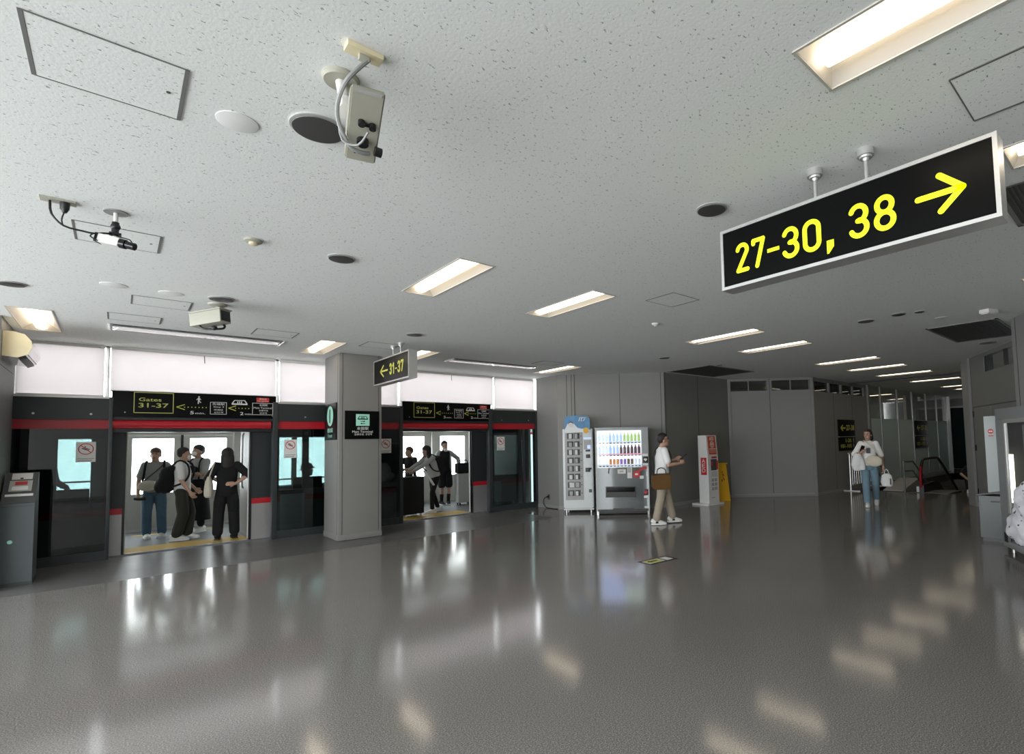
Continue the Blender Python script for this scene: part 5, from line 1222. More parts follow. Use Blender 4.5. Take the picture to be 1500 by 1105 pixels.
# ------------------------------------------------------------------ people
class Person:
    def __init__(s, label, pos, heading, H=1.65, lean=0.0, pelvis=None, head=(0, 0), skin='skin', roll=0.0):
        s.k = H / 1.7; s.pos = pos; s.rz = R(heading - 90)
        s.root = thing('person', label, 'person', (pos[0], pos[1], pos[2] if len(pos) > 2 else 0), s.rz)
        s.S = Matrix.Scale(s.k, 4)
        pv = Vector(pelvis or (0, 0, .92)); s.pv = pv
        s.UP = s.S @ Matrix.Translation(pv) @ Matrix.Rotation(-R(lean), 4, 'X') @ Matrix.Rotation(R(roll), 4, 'Y') @ Matrix.Translation((0, 0, -.92))
        s.HM = s.UP @ Matrix.Translation((0, .015, 1.565)) @ Matrix.Rotation(R(head[0]), 4, 'Z') @ Matrix.Rotation(-R(head[1]), 4, 'X')
        s.skin = skin; s.arm = {}; s.leg = {}
        s.body = MB()
        b = s.body
        b.M = s.UP
        b.loft([((0, 0, .84), (.12, .088)), ((0, 0, .92), (.138, .10)), ((0, 0, 1.06), (.115, .086)), ((0, 0, 1.25), (.132, .10)), ((0, -.005, 1.37), (.12, .075)), ((0, -.01, 1.42), (.07, .06)), ((0, -.005, 1.46), (.052, .055))], 20, up=(1, 0, 0))
        b.M = Matrix.Identity(4)
        up = lambda v: s.UP @ Vector(v)
        b.chain([up((0, -.012, 1.41)), s.HM @ Vector((0, -.005, -.06))], [.056 * s.k, .054 * s.k])
        b.M = s.HM
        b.sph((0, -.005, .02), (.076, .094, .105), 20, 14); b.sph((0, .022, -.045), (.06, .068, .08), 18, 12); b.sph((0, .055, -.10), (.032, .028, .022))
        b.cone((0, .088, .005), (0, .104, -.028), .009, .014); b.sph((.075, -.005, -.015), (.013, .022, .032)); b.sph((-.075, -.005, -.015), (.013, .022, .032)); b.sph((0, .078, .032), (.05, .016, .012))
        b.sph((0, .085, -.062), (.026, .012, .013))
        b.M = Matrix.Identity(4)
    def ik(s, S, T, a, c, pole):
        S, T = Vector(S), Vector(T); d = T - S; L = min(d.length, (a + c) * .999); u = d.normalized(); T = S + u * L
        x = (a * a - c * c + L * L) / (2 * L); h = math.sqrt(max(a * a - x * x, 0))
        p = Vector(pole); p = p - u * p.dot(u); p.normalize()
        return S + u * x + p * h, T
    def arms(s, left, right, lpole=(-.3, -1, -.3), rpole=(.3, -1, -.3), curl=(50, 50), hdir=(None, None)):
        # local x is the person's right; targets are wrists in body units (1.7 m figure)
        for side, tgt, pole, cu, hd in ((-1, left, lpole, curl[0], hdir[0]), (1, right, rpole, curl[1], hdir[1])):
            k = s.k
            S = s.UP @ Vector((side * .152, -.005, 1.372))
            E, Wt = s.ik(S, s.S @ Vector(tgt), .285 * k, .25 * k, pole)
            s.arm[side] = (S, E, Wt)
            b = s.body
            b.chain([s.UP @ Vector((side * .09, -.005, 1.385)), S, S.lerp(E, .5), E, E.lerp(Wt, .35), Wt], [.05 * k, .05 * k, .042 * k, .036 * k, .036 * k, .025 * k])
            d = (Wt - E).normalized() if hd is None else Vector(hd).normalized()
            inward = Vector((-side, .25, 0)); nrm = (inward - d * inward.dot(d)).normalized(); sd = d.cross(nrm)
            if sd.dot(Vector((0, 1, 0))) < 0 and abs(d.z) > .6: sd = -sd
            pc = Wt + d * .045 * k
            b.chain([Wt, pc, Wt + d * .075 * k], [.026 * k, .032 * k, .028 * k])
            b.cone(pc + sd * .02 * k, pc - sd * .02 * k, .024 * k, .022 * k)
            for i, (o, ln) in enumerate(((.031, .068), (.0105, .078), (-.0105, .072), (-.031, .056))):
                p0 = Wt + d * .082 * k + sd * o * k
                c1 = R(cu * .45); c2 = R(cu)
                p1 = p0 + (d * math.cos(c1) + nrm * math.sin(c1)) * ln * .5 * k
                p2 = p1 + (d * math.cos(c2) + nrm * math.sin(c2)) * ln * .5 * k
                b.chain([p0 - d * .02 * k, p0, p1, p2], [.0105 * k, .0105 * k, .0095 * k, .008 * k], 8)
            t0 = Wt + d * .03 * k + sd * .024 * k; t1 = t0 + (d * .6 + sd * .6 + nrm * .4).normalized() * .035 * k; t2 = t1 + (d * .8 + sd * .2 + nrm * .5).normalized() * .03 * k
            b.chain([t0, t1, t2], [.013 * k, .0115 * k, .009 * k], 8)
        return s
    def legs(s, lf, rf, lpole=(-.1, 1, 0), rpole=(.1, 1, 0)):
        # feet: ankle position (x, y, z), toe heading in degrees from straight ahead, pitch
        for side, f, pole in ((-1, lf, lpole), (1, rf, rpole)):
            k = s.k; Hp = s.S @ (s.pv + Vector((side * .085, 0, -.02)))
            K, A = s.ik(Hp, s.S @ Vector(f[:3]), .418 * k, .405 * k, pole)
            yaw = R(f[3]) if len(f) > 3 else 0; pit = R(f[4]) if len(f) > 4 else 0
            s.leg[side] = (Hp, K, A, yaw, pit)
            s.body.chain([Hp, Hp.lerp(K, .5), K, K.lerp(A, .3), A], [.076 * k, .066 * k, .048 * k, .049 * k, .034 * k])
            FM = Matrix.Translation(A) @ Matrix.Rotation(yaw, 4, 'Z') @ Matrix.Rotation(pit, 4, 'X') @ s.S
            s.body.M = FM; s.body.chain([(0, -.03, -.045), (0, .04, -.045), (0, .13, -.06)], [.035, .035, .024]); s.body.M = Matrix.Identity(4)
        return s
    def finish(s, voxel=.0075):
        remesh_build(s.body, 'body', s.skin, s.root, voxel, 3)
        mb = MB(); mb.M = s.HM
        for x in (-.031, .031): mb.sph((x, .083, .012), (.012, .007, .006), 10, 8)
        mb.build('eye', 'eye', s.root, each=True)
        mb = MB(); mb.M = s.HM
        for x in (-.031, .031): mb.box(x - .018, x + .018, .084, .094, .030, .036, .002)
        mb.build('eyebrow', 'hair', s.root, each=True)
        mb = MB(); mb.M = s.HM; mb.sph((0, .094, -.062), (.023, .007, .006), 12, 8); mb.build('mouth', 'lips', s.root)
        return s
    def hair(s, material='hair', style='short', fringe=.055):
        mb = MB(); mb.M = s.HM
        mb.sph((0, -.012, .033), (.083, .105, .103), 28, 20)
        if style == 'bob': mb.loft([((0, -.02, .06), (.085, .085)), ((0, -.03, -.02), (.094, .078)), ((0, -.035, -.09), (.092, .07)), ((0, -.035, -.14), (.08, .055))], 20, up=(1, 0, 0))
        if style == 'long':
            mb.sph((0, -.015, .035), (.10, .115, .112), 28, 20)
            mb.loft([((0, -.02, .06), (.09, .08)), ((0, -.03, -.03), (.105, .085)), ((0, -.05, -.12), (.108, .075)), ((0, -.07, -.2), (.10, .055)), ((0, -.08, -.26), (.07, .035))], 20, up=(1, 0, 0))
        if style == 'full': mb.sph((0, -.004, .055), (.087, .105, .090), 24, 16)
        inv = s.HM.inverted()
        for v in mb.bm.verts:
            p = inv @ v.co
            lim = fringe + .004 * math.sin(p.x * 160)
            if p.z < lim:
                ymax = .035 + max(0, (abs(p.x) - .03)) * -.2 + (p.z - lim) * .55
                if style in ('bob', 'long'): ymax = max(ymax, .0) if abs(p.x) < .05 else max(ymax, .03)
                p.y = min(p.y, ymax)
            if style in ('short', 'full') and p.z < -.055: p.z = -.055 + (p.z + .055) * .2
            v.co = s.HM @ p
        return remesh_build(mb, 'hair', material, s.root, .008, 2)
    def top(s, material, sleeve=.72, hem=.84, loose=1.0, open_front=False, name='shirt', neck=1.435, sleeve_r=1.0):
        k = s.k; mb = MB(); mb.M = s.UP
        l = loose
        mb.loft([((0, 0, hem), (.152 * l, .118 * l)), ((0, 0, (hem + 1.06) / 2), (.150 * l, .118 * l)), ((0, 0, 1.08), (.144 * l, .112 * l)), ((0, 0, 1.25), (.154 * l, .120 * l)), ((0, -.004, 1.36), (.145, .092)), ((0, -.008, 1.408), (.09, .074)), ((0, -.006, neck), (.066, .066))], 24, up=(1, 0, 0))
        mb.M = Matrix.Identity(4)
        for side in (-1, 1):
            S, E, Wt = s.arm[side]; a = s.UP @ Vector((side * .09, -.005, 1.368)); sr = sleeve_r
            if sleeve <= 1: mb.chain([a, S, S.lerp(E, sleeve * .6), S.lerp(E, sleeve)], [.058 * k, .057 * k * sr, .055 * k * sr, .056 * k * sr])
            else: mb.chain([a, S, S.lerp(E, .5), E, E.lerp(Wt, sleeve - 1)], [.058 * k, .057 * k * sr, .052 * k * sr, .048 * k * sr, .040 * k * sr])
        return remesh_build(mb, name, material, s.root, .0095, 3)
    def trousers(s, material, wide=1.0, length=.97, name='trousers', waist=1.02):
        k = s.k; mb = MB()
        mb.M = s.S @ Matrix.Translation(s.pv) @ Matrix.Translation((0, 0, -.92))
        mb.loft([((0, 0, .80), (.12, .10)), ((0, 0, .88), (.152, .116)), ((0, 0, .96), (.146, .11)), ((0, 0, waist), (.134, .102))], 22, up=(1, 0, 0)); mb.M = Matrix.Identity(4)
        for side in (-1, 1):
            Hp, K, A, y, p = s.leg[side]
            if length > .5:
                e = K.lerp(A, (length - .5) * 2)
                mb.chain([Hp, Hp.lerp(K, .5), K, K.lerp(e, .5), e], [.084 * k, .079 * k * (1 + (wide - 1) * .5), .060 * k * wide, .058 * k * wide, .056 * k * wide])
            else:
                e = Hp.lerp(K, length * 2); mb.chain([Hp, Hp.lerp(K, .5), e], [.098 * k, .095 * k * wide, .092 * k * wide])
        return remesh_build(mb, name, material, s.root, .0095, 2)
    def skirt(s, material, bottom=.22, r0=.15, r1=.25):
        k = s.k; mb = MB(); mb.M = s.S
        mb.loft([((s.pv.x, s.pv.y, 1.03), (r0, r0 * .78)), ((s.pv.x, s.pv.y, .86), (r0 * 1.2, r0)), ((0, s.pv.y * .5, .5), (r1 * .9, r1 * .8)), ((0, 0, bottom), (r1, r1 * .85))], 24, up=(1, 0, 0)); return mb.build('skirt', material, s.root)
    def shoes(s, material='shoe', sole='shoe', trim=None):
        for side in (-1, 1):
            Hp, K, A, yaw, pit = s.leg[side]
            FM = Matrix.Translation(A) @ Matrix.Rotation(yaw, 4, 'Z') @ Matrix.Rotation(pit, 4, 'X') @ s.S @ Matrix.Translation((0, 0, -.085))
            mb = MB(); mb.M = FM
            mb.loft([((0, -.095, .045), (.024, .026)), ((0, -.075, .06), (.040, .052)), ((0, -.01, .065), (.042, .056)), ((0, .06, .05), (.044, .040)), ((0, .12, .038), (.046, .028)), ((0, .165, .032), (.036, .02)), ((0, .185, .028), (.014, .010))], 16, up=(1, 0, 0))
            sh = mb.build('shoe', material, s.root, angle=80)
            mb = MB(); mb.M = FM
            mb.prism([(-.034, -.10), (.034, -.10), (.045, -.06), (.047, .10), (.036, .17), (.0, .195), (-.036, .17), (-.047, .10), (-.045, -.06)], 0, .026, axis='z'); mb.build('sole', sole, sh)
            if trim:
                mb = MB(); mb.M = FM; mb.sph((0, .02, .078), (.036, .05, .034), 12, 8); mb.box(-.047, .047, -.02, .03, .03, .062, .006); mb.build('dark_panel', trim, sh)
        return s
    def glasses(s):
        mb = MB(); mb.M = s.HM
        for x in (-.033, .033): mb.ring(x, .010, .019, .023, .098, .102, 16)
        mb.bar(-.012, .014, .012, .014, .004, .098, .102); mb.box(-.079, -.075, -.0, .1, .012, .017); mb.box(.075, .079, -.0, .1, .012, .017); mb.build('glasses', 'black', s.root)
    def mask(s, y=0.0):
        mb = MB(); mb.M = s.HM; mb.sph((0, .055 , -.06 + y), (.058, .05, .05), 16, 12); mb.build('face_mask', 'belly', s.root)
    def held(s, name, label, cat, mb, material, world=False):
        o = mb.build(name, material); tag(o, label, cat, None, s.root.location, s.rz); return o
    def sub(s, parent, mb, name, material): return mb.build(name, material, parent)
    def P(s, v): return s.S @ Vector(v)
    def U(s, v): return s.UP @ Vector(v)
def rbox(mb, c, d, bev, M_=None):
    if M_ is not None: mb.M = M_
    mb.box(c[0] - d[0] / 2, c[0] + d[0] / 2, c[1] - d[1] / 2, c[1] + d[1] / 2, c[2] - d[2] / 2, c[2] + d[2] / 2, bev)

# --- man walking past the machines, seen from his right
p = Person('person in white T-shirt and khaki trousers walking while reading a phone', (7.295, 6.315), -32, 1.655, lean=2, head=(0, -14))
p.arms((-.12, .30, 1.19), (.16, .30, 1.13), (-.4, -.6, -.6), (.35, -.8, -.5), curl=(55, 60), hdir=((.3, .9, .35), (-.25, .9, .3)))
p.legs((-.08, .21, .092, 4), (.08, -.16, .092, -6))
p.finish(); p.hair('hair', 'full', .06); p.top('whitecloth', .72, .84, 1.12, sleeve_r=1.22); p.trousers('khaki', 1.38, .95); p.shoes('shoe', 'shoe', 'black'); p.glasses()
mb = MB(); mb.M = p.S @ Matrix.Translation((.02, .42, 1.245)) @ Matrix.Rotation(R(35), 4, 'X'); mb.box(-.038, .038, -.085, .085, -.005, .005, .004); o = p.held('mobile_phone', 'black phone held up by the man in the white T-shirt', 'phone', mb, 'phone')
mb = MB(); mb.M = p.S; mb.prism([(-.17, .0), (-.185, .10), (-.18, .26), (.18, .26), (.19, .10), (.17, .0), (.12, -.025), (-.12, -.025)], -.06, .06)
mb.M = Matrix.Identity(4)
bmesh.ops.bevel(mb.bm, geom=list(mb.bm.edges), offset=.015, segments=2, affect='EDGES')
bmesh.ops.transform(mb.bm, matrix=p.S @ Matrix.Translation((.235, -.09, .69)) @ Matrix.Rotation(R(84), 4, 'Z'), verts=mb.bm.verts)
o = p.held('shoulder_bag', 'brown canvas shoulder bag hanging at the walking man’s hip'.replace('’', ''), 'bag', mb, 'canvas')
o['label'] = 'brown canvas shoulder bag at the hip of the walking man'
mb = MB(); mb.M = p.S; mb.tube([(.225, .075, .93), (.20, .10, 1.06), (.16, .13, 1.25), (.05, .11, 1.38), (-.10, .03, 1.44), (-.13, -.06, 1.41), (-.02, -.16, 1.28), (.12, -.19, 1.10), (.225, -.245, .93)], .013, 8); mb.build('strap', 'black', o)
mb = MB(); mb.M = p.S; mb.tube([(.245, .0, .95), (.248, -.02, 1.03), (.248, -.09, 1.06), (.248, -.16, 1.03), (.245, -.175, .95)], .009, 8); mb.box(.20, .27, -.26, .075, .925, .955, .006); mb.build('handle', 'black', o)

# --- woman walking towards the camera
p = Person('person in white T-shirt and blue jeans walking towards the camera with bags', (11.92, 4.41), 196, 1.675, lean=0, head=(-22, 8))
p.arms((-.27, .02, .86), (.13, .22, 1.17), (-.5, -.6, -.2), (.7, -.3, -.7), curl=(70, 65), hdir=((-.1, .05, -1), (-.5, .5, .7)))
p.legs((-.09, -.30, .16, 0, -38), (.06, .14, .092, 3))
p.finish(); p.hair('hair', 'bob', .07); p.top('whitecloth', .95, .88, .98, sleeve_r=1.1); p.trousers('paledenim', 1.3, .96); p.shoes()
mb = MB(); mb.M = p.UP; mb.box(-.045, .035, .150, .156, 1.16, 1.28, .002); mb.build('shirt_print', 'grille', p.root)
mb = MB(); mb.M = p.S @ Matrix.Translation((.10, .275, 1.27)) @ Matrix.Rotation(R(60), 4, 'X') @ Matrix.Rotation(R(20), 4, 'Z'); mb.box(-.036, .036, -.075, .075, -.005, .005, .004); p.held('mobile_phone', 'dark phone held at the chest by the walking woman', 'phone', mb, 'phone')
mb = MB(); mb.M = p.S
mb.loft([((.20, .17, 1.16), (.07, .05)), ((.22, .16, 1.05), (.10, .07)), ((.24, .15, .92), (.12, .08)), ((.22, .15, .84), (.10, .06)), ((.16, .16, .82), (.05, .04))], 14); mb.loft([((.17, .15, 1.10), (.05, .05)), ((.13, .16, .95), (.06, .05)), ((.11, .16, .80), (.06, .05))], 12)
o = remesh_build(mb, 'folded_jacket', 'whitecloth', None, .011, 3); tag(o, 'white jacket draped over the walking woman right forearm', 'jacket', None, p.root.location, p.rz)
mb = MB(); mb.M = p.S; mb.sph((-.10, .165, 1.0), (.17, .06, .115), 20, 14); mb.sph((-.12, .17, .955), (.15, .06, .085), 18, 12)
o = remesh_build(mb, 'crossbody_bag', 'cream', None, .010, 3); tag(o, 'cream crossbody bag at the front of the walking woman', 'bag', None, p.root.location, p.rz)
mb = MB(); mb.M = p.S; mb.tube([(-.22, .14, 1.08), (-.17, .16, 1.2), (-.05, .165, 1.33), (.06, .10, 1.43), (.09, .0, 1.44)], .010, 6); mb.box(.02, .035, .215, .225, .98, 1.06, .003); mb.build('strap', 'cream', o, each=True)
mb = MB(); mb.M = p.S @ Matrix.Translation((-.33, .06, .52)); mb.loft([((0, 0, .20), (.05, .03)), ((0, 0, .16), (.10, .05)), ((0, 0, .02), (.12, .065)), ((0, 0, -.06), (.105, .06)), ((0, 0, -.075), (.09, .05))], 18, up=(1, 0, 0))
o = p.held('carrier_bag', 'white carrier bag hanging from the walking woman left hand', 'bag', mb, 'whitecloth')
mb = MB(); mb.M = p.S @ Matrix.Translation((-.33, .06, .52)); mb.tube([(-.05, 0, .18), (-.02, -.01, .27), (.01, -.02, .29), (.03, -.01, .26), (.05, 0, .18)], .007, 6); mb.build('handle', 'whitecloth', o)
mb = MB(); mb.M = p.S @ Matrix.Translation((-.33, .06, .52)); mb.box(-.08, -.055, .058, .072, -.03, .10); mb.build('dark_print', 'seam', o)

# --- passengers in the left doorway
p = Person('person in grey T-shirt and blue jeans facing out of the left shuttle door', (.507, 12.40), 262, 1.60, head=(-8, -4))
p.arms((-.23, .06, .98), (.235, .05, .86), (-.5, -.6, 0), (.5, -.6, 0), curl=(50, 70))
p.legs((-.12, .02, .09, -10), (.10, .03, .09, 14)); p.finish(); p.hair('brownhair', 'full', .045); p.top('greycloth', .75, .86, 1.06, sleeve_r=1.15); p.trousers('denim', 1.3, .97); p.shoes()
mb = MB(); mb.M = p.S; mb.sph((.08, .165, 1.0), (.155, .06, .09), 18, 12); mb.sph((.10, .17, .96), (.13, .055, .07), 16, 10)
o = remesh_build(mb, 'waist_bag', 'cream', None, .010, 3); tag(o, 'cream bag across the front of the grey-shirted passenger', 'bag', None, p.root.location, p.rz)
mb = MB(); mb.M = p.S; mb.tube([(.19, .13, 1.03), (.10, .16, 1.13), (-.03, .15, 1.26), (-.12, .09, 1.37), (-.14, .0, 1.42)], .012, 6); mb.build('strap', 'seam', o)
mb = MB(); mb.M = p.S; mb.sph((0, -.19, 1.18), (.14, .085, .22), 20, 14); mb.sph((0, -.20, 1.08), (.145, .09, .14), 18, 12)
o = remesh_build(mb, 'backpack', 'softblack', None, .012, 3); tag(o, 'black backpack on the grey-shirted passenger, mostly hidden', 'backpack', None, p.root.location, p.rz)
mb = MB(); mb.M = p.S
for sx in (-1, 1): mb.tube([(sx * .12, -.13, 1.38), (sx * .13, -.02, 1.445), (sx * .135, .10, 1.37), (sx * .15, .125, 1.2), (sx * .17, .06, 1.06), (sx * .15, -.12, 1.0)], .019, 8)
mb.build('strap', 'softblack', o, each=True)
mb = MB(); mb.M = p.S; mb.tube([(.27, .10, .76), (.19, .15, .75), (.12, .17, .76)], .03, 8); p.held('folded_umbrella', 'short dark folded umbrella held by the grey-shirted passenger', 'umbrella', mb, 'black')

p = Person('person in white T-shirt with black backpack standing side on in left door', (.84, 11.66), -18, 1.60, head=(12, -6))
p.arms((-.20, .14, .92), (.21, .16, .88), (-.3, -1, 0), (.3, -1, 0), curl=(45, 50))
p.legs((-.10, .06, .09, 0), (.10, -.05, .09, -4)); p.finish(); p.hair('hair', 'short', .05); p.top('whitecloth', .78, .90, 1.02, sleeve_r=1.15); p.trousers('olive', 1.5, .95); p.shoes('shoe', 'shoe'); p.mask()
mb = MB(); mb.M = p.S
mb.sph((0, -.23, 1.16), (.15, .12, .19), 20, 14); mb.sph((.0, -.25, 1.02), (.165, .15, .16), 20, 14); mb.sph((0, -.34, .98), (.125, .07, .11), 18, 12); mb.sph((0, -.17, 1.28), (.12, .07, .09), 16, 10)
o = remesh_build(mb, 'backpack', 'softblack', None, .012, 3); tag(o, 'bulky black backpack on the passenger in the white T-shirt', 'backpack', None, p.root.location, p.rz)
mb = MB(); mb.M = p.S
for sx in (-1, 1): mb.tube([(sx * .12, -.13, 1.36), (sx * .13, -.02, 1.45), (sx * .135, .10, 1.38), (sx * .15, .13, 1.2), (sx * .17, .06, 1.06), (sx * .15, -.12, .98)], .017, 8)
mb.build('strap', 'softblack', o, each=True)
mb = MB(); mb.M = p.S; mb.box(-.08, .08, -.412, -.400, .985, 1.0); mb.sph((.04, -.375, 1.07), .022); mb.build('reflective_tag', 'white', o)

p = Person('person in pale shirt and long black skirt with arms folded behind others', (1.13, 12.55), 238, 1.645, head=(-28, -18))
p.arms((.06, .22, 1.17), (-.05, .25, 1.13), (-.8, -.1, -.6), (.8, -.1, -.6), curl=(40, 40), hdir=((1, .2, .1), (-1, .2, .1)))
p.legs((-.08, .02, .09, -8), (.09, .06, .09, 8)); p.finish(); p.hair('hair', 'full', .03); p.top('palegrey', .85, .94, 1.0, sleeve_r=1.1); p.trousers('softblack', 1.1, .9); p.skirt('softblack', .24, .15, .22); p.shoes(); p.mask()
mb = MB(); mb.M = p.UP
for sx in (-1, 1): mb.tube([(sx * .09, .145, .98), (sx * .09, .155, 1.2), (sx * .085, .12, 1.36), (sx * .08, .0, 1.435), (sx * .07, -.12, 1.3), (sx * .07, -.135, 1.0)], .014, 6)
mb.build('suspender', 'softblack', p.root, each=True)
mb = MB(); mb.M = p.S; mb.sph((.02, .20, 1.22), (.13, .06, .075)); p.held('small_bag', 'small dark pouch hugged by the passenger with suspenders', 'bag', mb, 'softblack')

p = Person('person all in black with long hair seen from behind in left doorway', (1.40, 11.12), 84, 1.565, head=(4, 0))
p.arms((-.20, .16, 1.12), (.13, -.17, 1.03), (-.5, -.6, -.6), (1, -.25, -.1), curl=(40, 35), hdir=(None, (-.95, -.1, .05)))
p.legs((-.13, 0, .09, -8), (.13, .03, .09, 10)); p.finish(); p.hair('hair', 'long', .05); p.top('softblack', .95, .84, 1.1, sleeve_r=1.3); p.trousers('softblack', 1.5, .94); p.shoes('softblack', 'black')
mb = MB(); mb.M = p.S @ Matrix.Translation((-.27, -.08, .98)); mb.loft([((0, 0, .20), (.10, .03)), ((.0, 0, .10), (.14, .06)), ((0, 0, -.06), (.165, .075)), ((0, 0, -.15), (.15, .07)), ((0, 0, -.18), (.11, .045))], 18, up=(0, 1, 0))
o = p.held('tote_bag', 'cream tote bag on the shoulder of the passenger in black', 'bag', mb, 'cream')
mb = MB(); mb.M = p.S
for dx in (-.03, .04): mb.tube([(-.27, -.08 + dx - .05, 1.16), (-.23, -.10, 1.30), (-.19, -.06, 1.43), (-.18, .02, 1.43), (-.22, .06, 1.3), (-.27, -.08 + dx + .08, 1.16)], .012, 6)
mb.build('strap', 'cream', o, each=True)

# --- passengers in the right doorway
p = Person('person in pale hoodie with black backpack leaning over a suitcase', (5.30, 11.50), 190, 1.58, lean=20, pelvis=(0, -.05, .91), head=(0, -18))
p.arms((-.10, .62, 1.03), (.12, .60, 1.05), (-.6, 0, -1), (.6, 0, -1), curl=(50, 50))
p.legs((-.09, .08, .09, -4), (.10, -.22, .095, 6)); p.finish(); p.hair('hair', 'long', .03); p.top('palegrey', 1.95, .90, 1.12, name='hoodie', sleeve_r=1.15); p.trousers('softblack', .95, .95); p.shoes()
mb = MB(); mb.M = p.UP; rbox(mb, (0, -.215, 1.14), (.29, .17, .40), .06)
o = p.held('backpack', 'black backpack on the person in the pale hoodie', 'backpack', mb, 'softblack')
mb = MB(); mb.M = p.UP
for sx in (-1, 1): mb.tube([(sx * .12, -.13, 1.36), (sx * .13, -.02, 1.46), (sx * .14, .11, 1.38), (sx * .165, .13, 1.2), (sx * .18, .05, 1.06), (sx * .15, -.13, .98)], .016, 8)
mb.build('strap', 'softblack', o, each=True)
p = Person('person in dark clothes with brown hair behind the large black suitcase', (5.02, 12.05), 215, 1.52, lean=6, head=(-22, -12))
p.arms((-.06, .34, 1.12), (.10, .36, 1.15), (-.7, 0, -.7), (.7, 0, -.7), curl=(55, 55))
p.legs((-.1, .02, .09), (.1, .02, .09)); p.finish(); p.hair('brownhair', 'full', .04); p.top('softblack', .8, .86, 1.0); p.trousers('softblack', 1.2, .95); p.shoes('softblack', 'black')
mb = MB(); mb.M = p.S; mb.loft([((.02, .42, 1.12), (.05, .02)), ((.02, .43, 1.2), (.09, .03)), ((.02, .42, 1.27), (.05, .02))], 12, up=(1, 0, 0)); p.held('snack_bag', 'beige paper bag held by the person with brown hair', 'bag', mb, 'cream')
def suitcase(label, pos, rz, w, d, h, m_, handle=.3, grp=None):
    t = thing('suitcase', label, 'suitcase', pos, rz)
    mb = MB(); mb.box(-w / 2, w / 2, -d / 2, d / 2, .06, h, .035)
    for k in range(4): mb.box(-w / 2 + .07 + k * (w - .14) / 3 - .008, -w / 2 + .07 + k * (w - .14) / 3 + .008, -d / 2 - .006, -d / 2 + .01, .12, h - .06, .003)
    mb.build('shell', m_, t)
    mb = MB()
    for a in (-1, 1):
        for b in (-1, 1): mb.cyl((a * (w / 2 - .06) - .012, b * (d / 2 - .05), .03), (a * (w / 2 - .06) + .012, b * (d / 2 - .05), .03), .03)
    mb.build('wheel', 'shoe' if m_ == 'softblack' else 'black', t, each=True)
    mb = MB(); mb.tube([(-w * .25, d * .25, h), (-w * .25, d * .25, h + handle), (w * .25, d * .25, h + handle), (w * .25, d * .25, h)], .012, 8, 1); mb.build('pull_handle', 'steel', t)
suitcase('large black suitcase with white wheels at the left of the right doorway', (4.68, 11.28, 0), R(8), .50, .32, .86, 'softblack', .10)
suitcase('silver-grey suitcase standing by the man in shorts', (6.58, 12.45, 0), R(-6), .40, .26, .80, 'panelgrey', .05)
mb = MB(); mb.loft([((4.92, 11.10, .98), (.05, .02)), ((5.0, 11.08, .86), (.05, .02)), ((5.08, 11.06, .72), (.06, .02)), ((5.12, 11.06, .66), (.05, .015))], 12, up=(0, 1, 0)); mb.M = Matrix.Identity(4); mb.tube([(4.83, 11.14, .90), (4.87, 11.12, .98), (4.92, 11.1, .985)], .012, 6); tag(mb.build('white_cloth', 'whitecloth'), 'white cloth hanging over the edge of the black suitcase', 'cloth')
p = Person('person in black shorts and open grey shirt standing in right shuttle door', (6.22, 12.80), 258, 1.66, head=(28, 4))
p.arms((-.36, .10, 1.0), (.25, .08, .90), (-.7, -.5, 0), (.6, -.6, 0), curl=(40, 50))
p.legs((-.09, .02, .09, -8), (.09, .03, .09, 10)); p.finish(); p.hair('hair', 'short', .06); p.top('softblack', .6, .82, 1.0, name='tshirt'); p.trousers('softblack', 1.12, .44, name='shorts'); p.shoes('softblack', 'shoe')
mb = MB()
for side in (-1, 1):
    S, E, Wt = p.arm[side]; a = p.UP @ Vector((side * .12, -.03, 1.385))
    mb.chain([a, S, S.lerp(E, .5), E, E.lerp(Wt, .7)], [.062, .063, .060, .056, .048])
    mb.M = p.UP; mb.loft([((side * .10, -.06, 1.40), (.06, .05)), ((side * .138, -.03, 1.25), (.045, .11)), ((side * .15, -.03, 1.05), (.04, .115)), ((side * .16, -.03, .84), (.036, .12))], 14, up=(1, 0, 0)); mb.M = Matrix.Identity(4)
mb.M = p.UP; mb.loft([((0, -.10, 1.38), (.11, .035)), ((0, -.125, 1.2), (.17, .03)), ((0, -.13, .84), (.18, .03))], 14, up=(1, 0, 0))
remesh_build(mb, 'open_shirt', 'palegrey', p.root, .0105, 3)
for side in (-1, 1):
    Hp, K, A, y, pt = p.leg[side]; mb = MB(); mb.chain([K.lerp(A, .55), A], [.049, .043]); mb.build('sock', 'softblack', p.root)
p.mask(-.055)
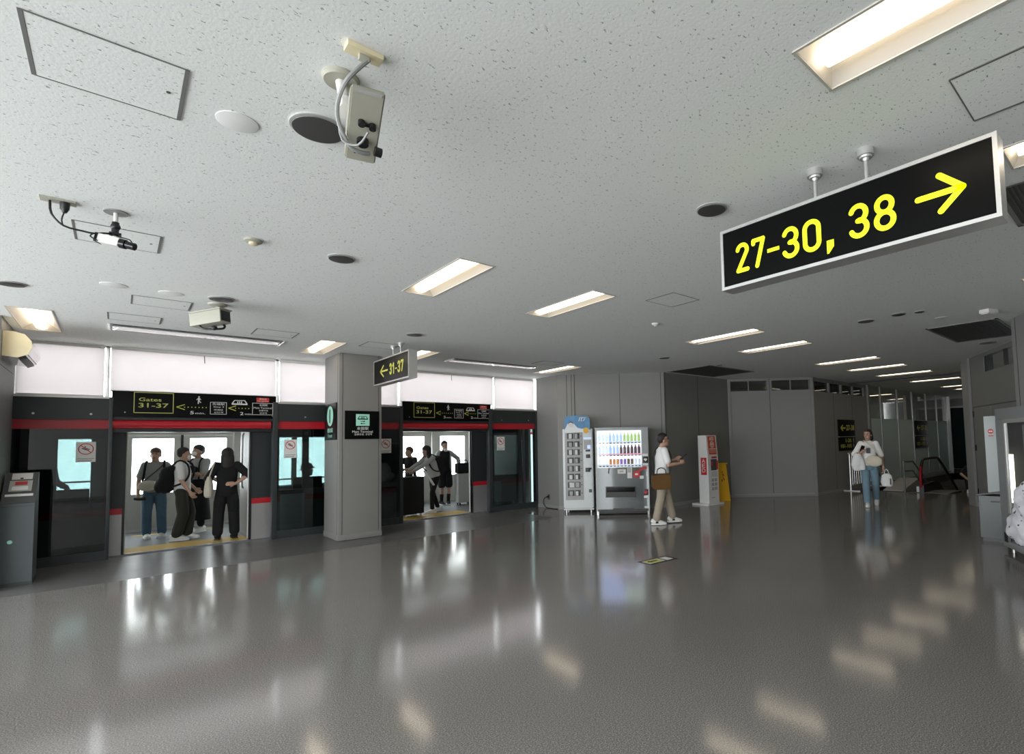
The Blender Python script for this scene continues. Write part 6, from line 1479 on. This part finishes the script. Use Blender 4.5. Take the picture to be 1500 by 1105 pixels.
mb = MB(); mb.box(-.20, .20, -.12, .12, 0, .27, .06); o = tag(mb.build('travel_bag', 'softblack'), 'black travel bag resting on the silver-grey suitcase', 'bag', None, (6.57, 12.44, .80), R(-6))
mb = MB(); mb.tube([(-.1, 0, .25), (-.09, 0, .33), (.09, 0, .33), (.1, 0, .25)], .012, 6); mb.build('handle', 'softblack', o)

# --- silhouettes behind the tinted glass, and the person resting in the passage
p = Person('person in dark clothes standing behind the tinted glass near the kiosk', (-.86, 11.6), 60, 1.72, head=(20, -10))
p.arms((-.2, .2, 1.0), (.2, .2, 1.0)); p.legs((-.1, 0, .09), (.1, 0, .09)); p.finish(.010); p.hair('hair', 'short'); p.top('softblack', 1.9, .84, 1.1, name='jacket'); p.trousers('softblack', 1.2, .95); p.shoes('softblack', 'black')
p = Person('seated person in a bucket hat seen through glass beside the column', (2.80, 11.68), 20, 1.62, pelvis=(0, 0, .50), lean=-4, head=(-10, -8))
p.arms((-.15, .32, .66), (.15, .32, .66)); p.legs((-.1, .42, .09), (.1, .42, .09)); p.finish(.010); p.hair('hair', 'bob'); p.top('softblack', 1.9, .86, 1.1, name='jacket'); p.trousers('softblack', 1.1, .95); p.shoes('softblack', 'black')
mb = MB(); mb.M = p.HM; mb.loft([((0, 0, .035), (.145, .15)), ((0, 0, .055), (.105, .12)), ((0, -.005, .13), (.085, .10)), ((0, -.005, .15), (.06, .075))], 22, up=(1, 0, 0)); p.held('bucket_hat', 'dark bucket hat on the seated person beyond the glass', 'hat', mb, 'softblack')
p = Person('person in black crouching on the passage floor beside the door frame', (16.25, 3.45), 190, 1.6, pelvis=(0, -.12, .27), lean=26, head=(0, -30))
p.arms((-.10, .42, .36), (.12, .42, .38), (-.9, 0, 0), (.9, 0, 0)); p.legs((-.12, .28, .09), (.12, .28, .09), (-.25, 1, .9), (.25, 1, .9)); p.finish(.010); p.hair('hair', 'long'); p.top('softblack', .8, .88, 1.05); p.trousers('softblack', 1.1, .95); p.shoes()
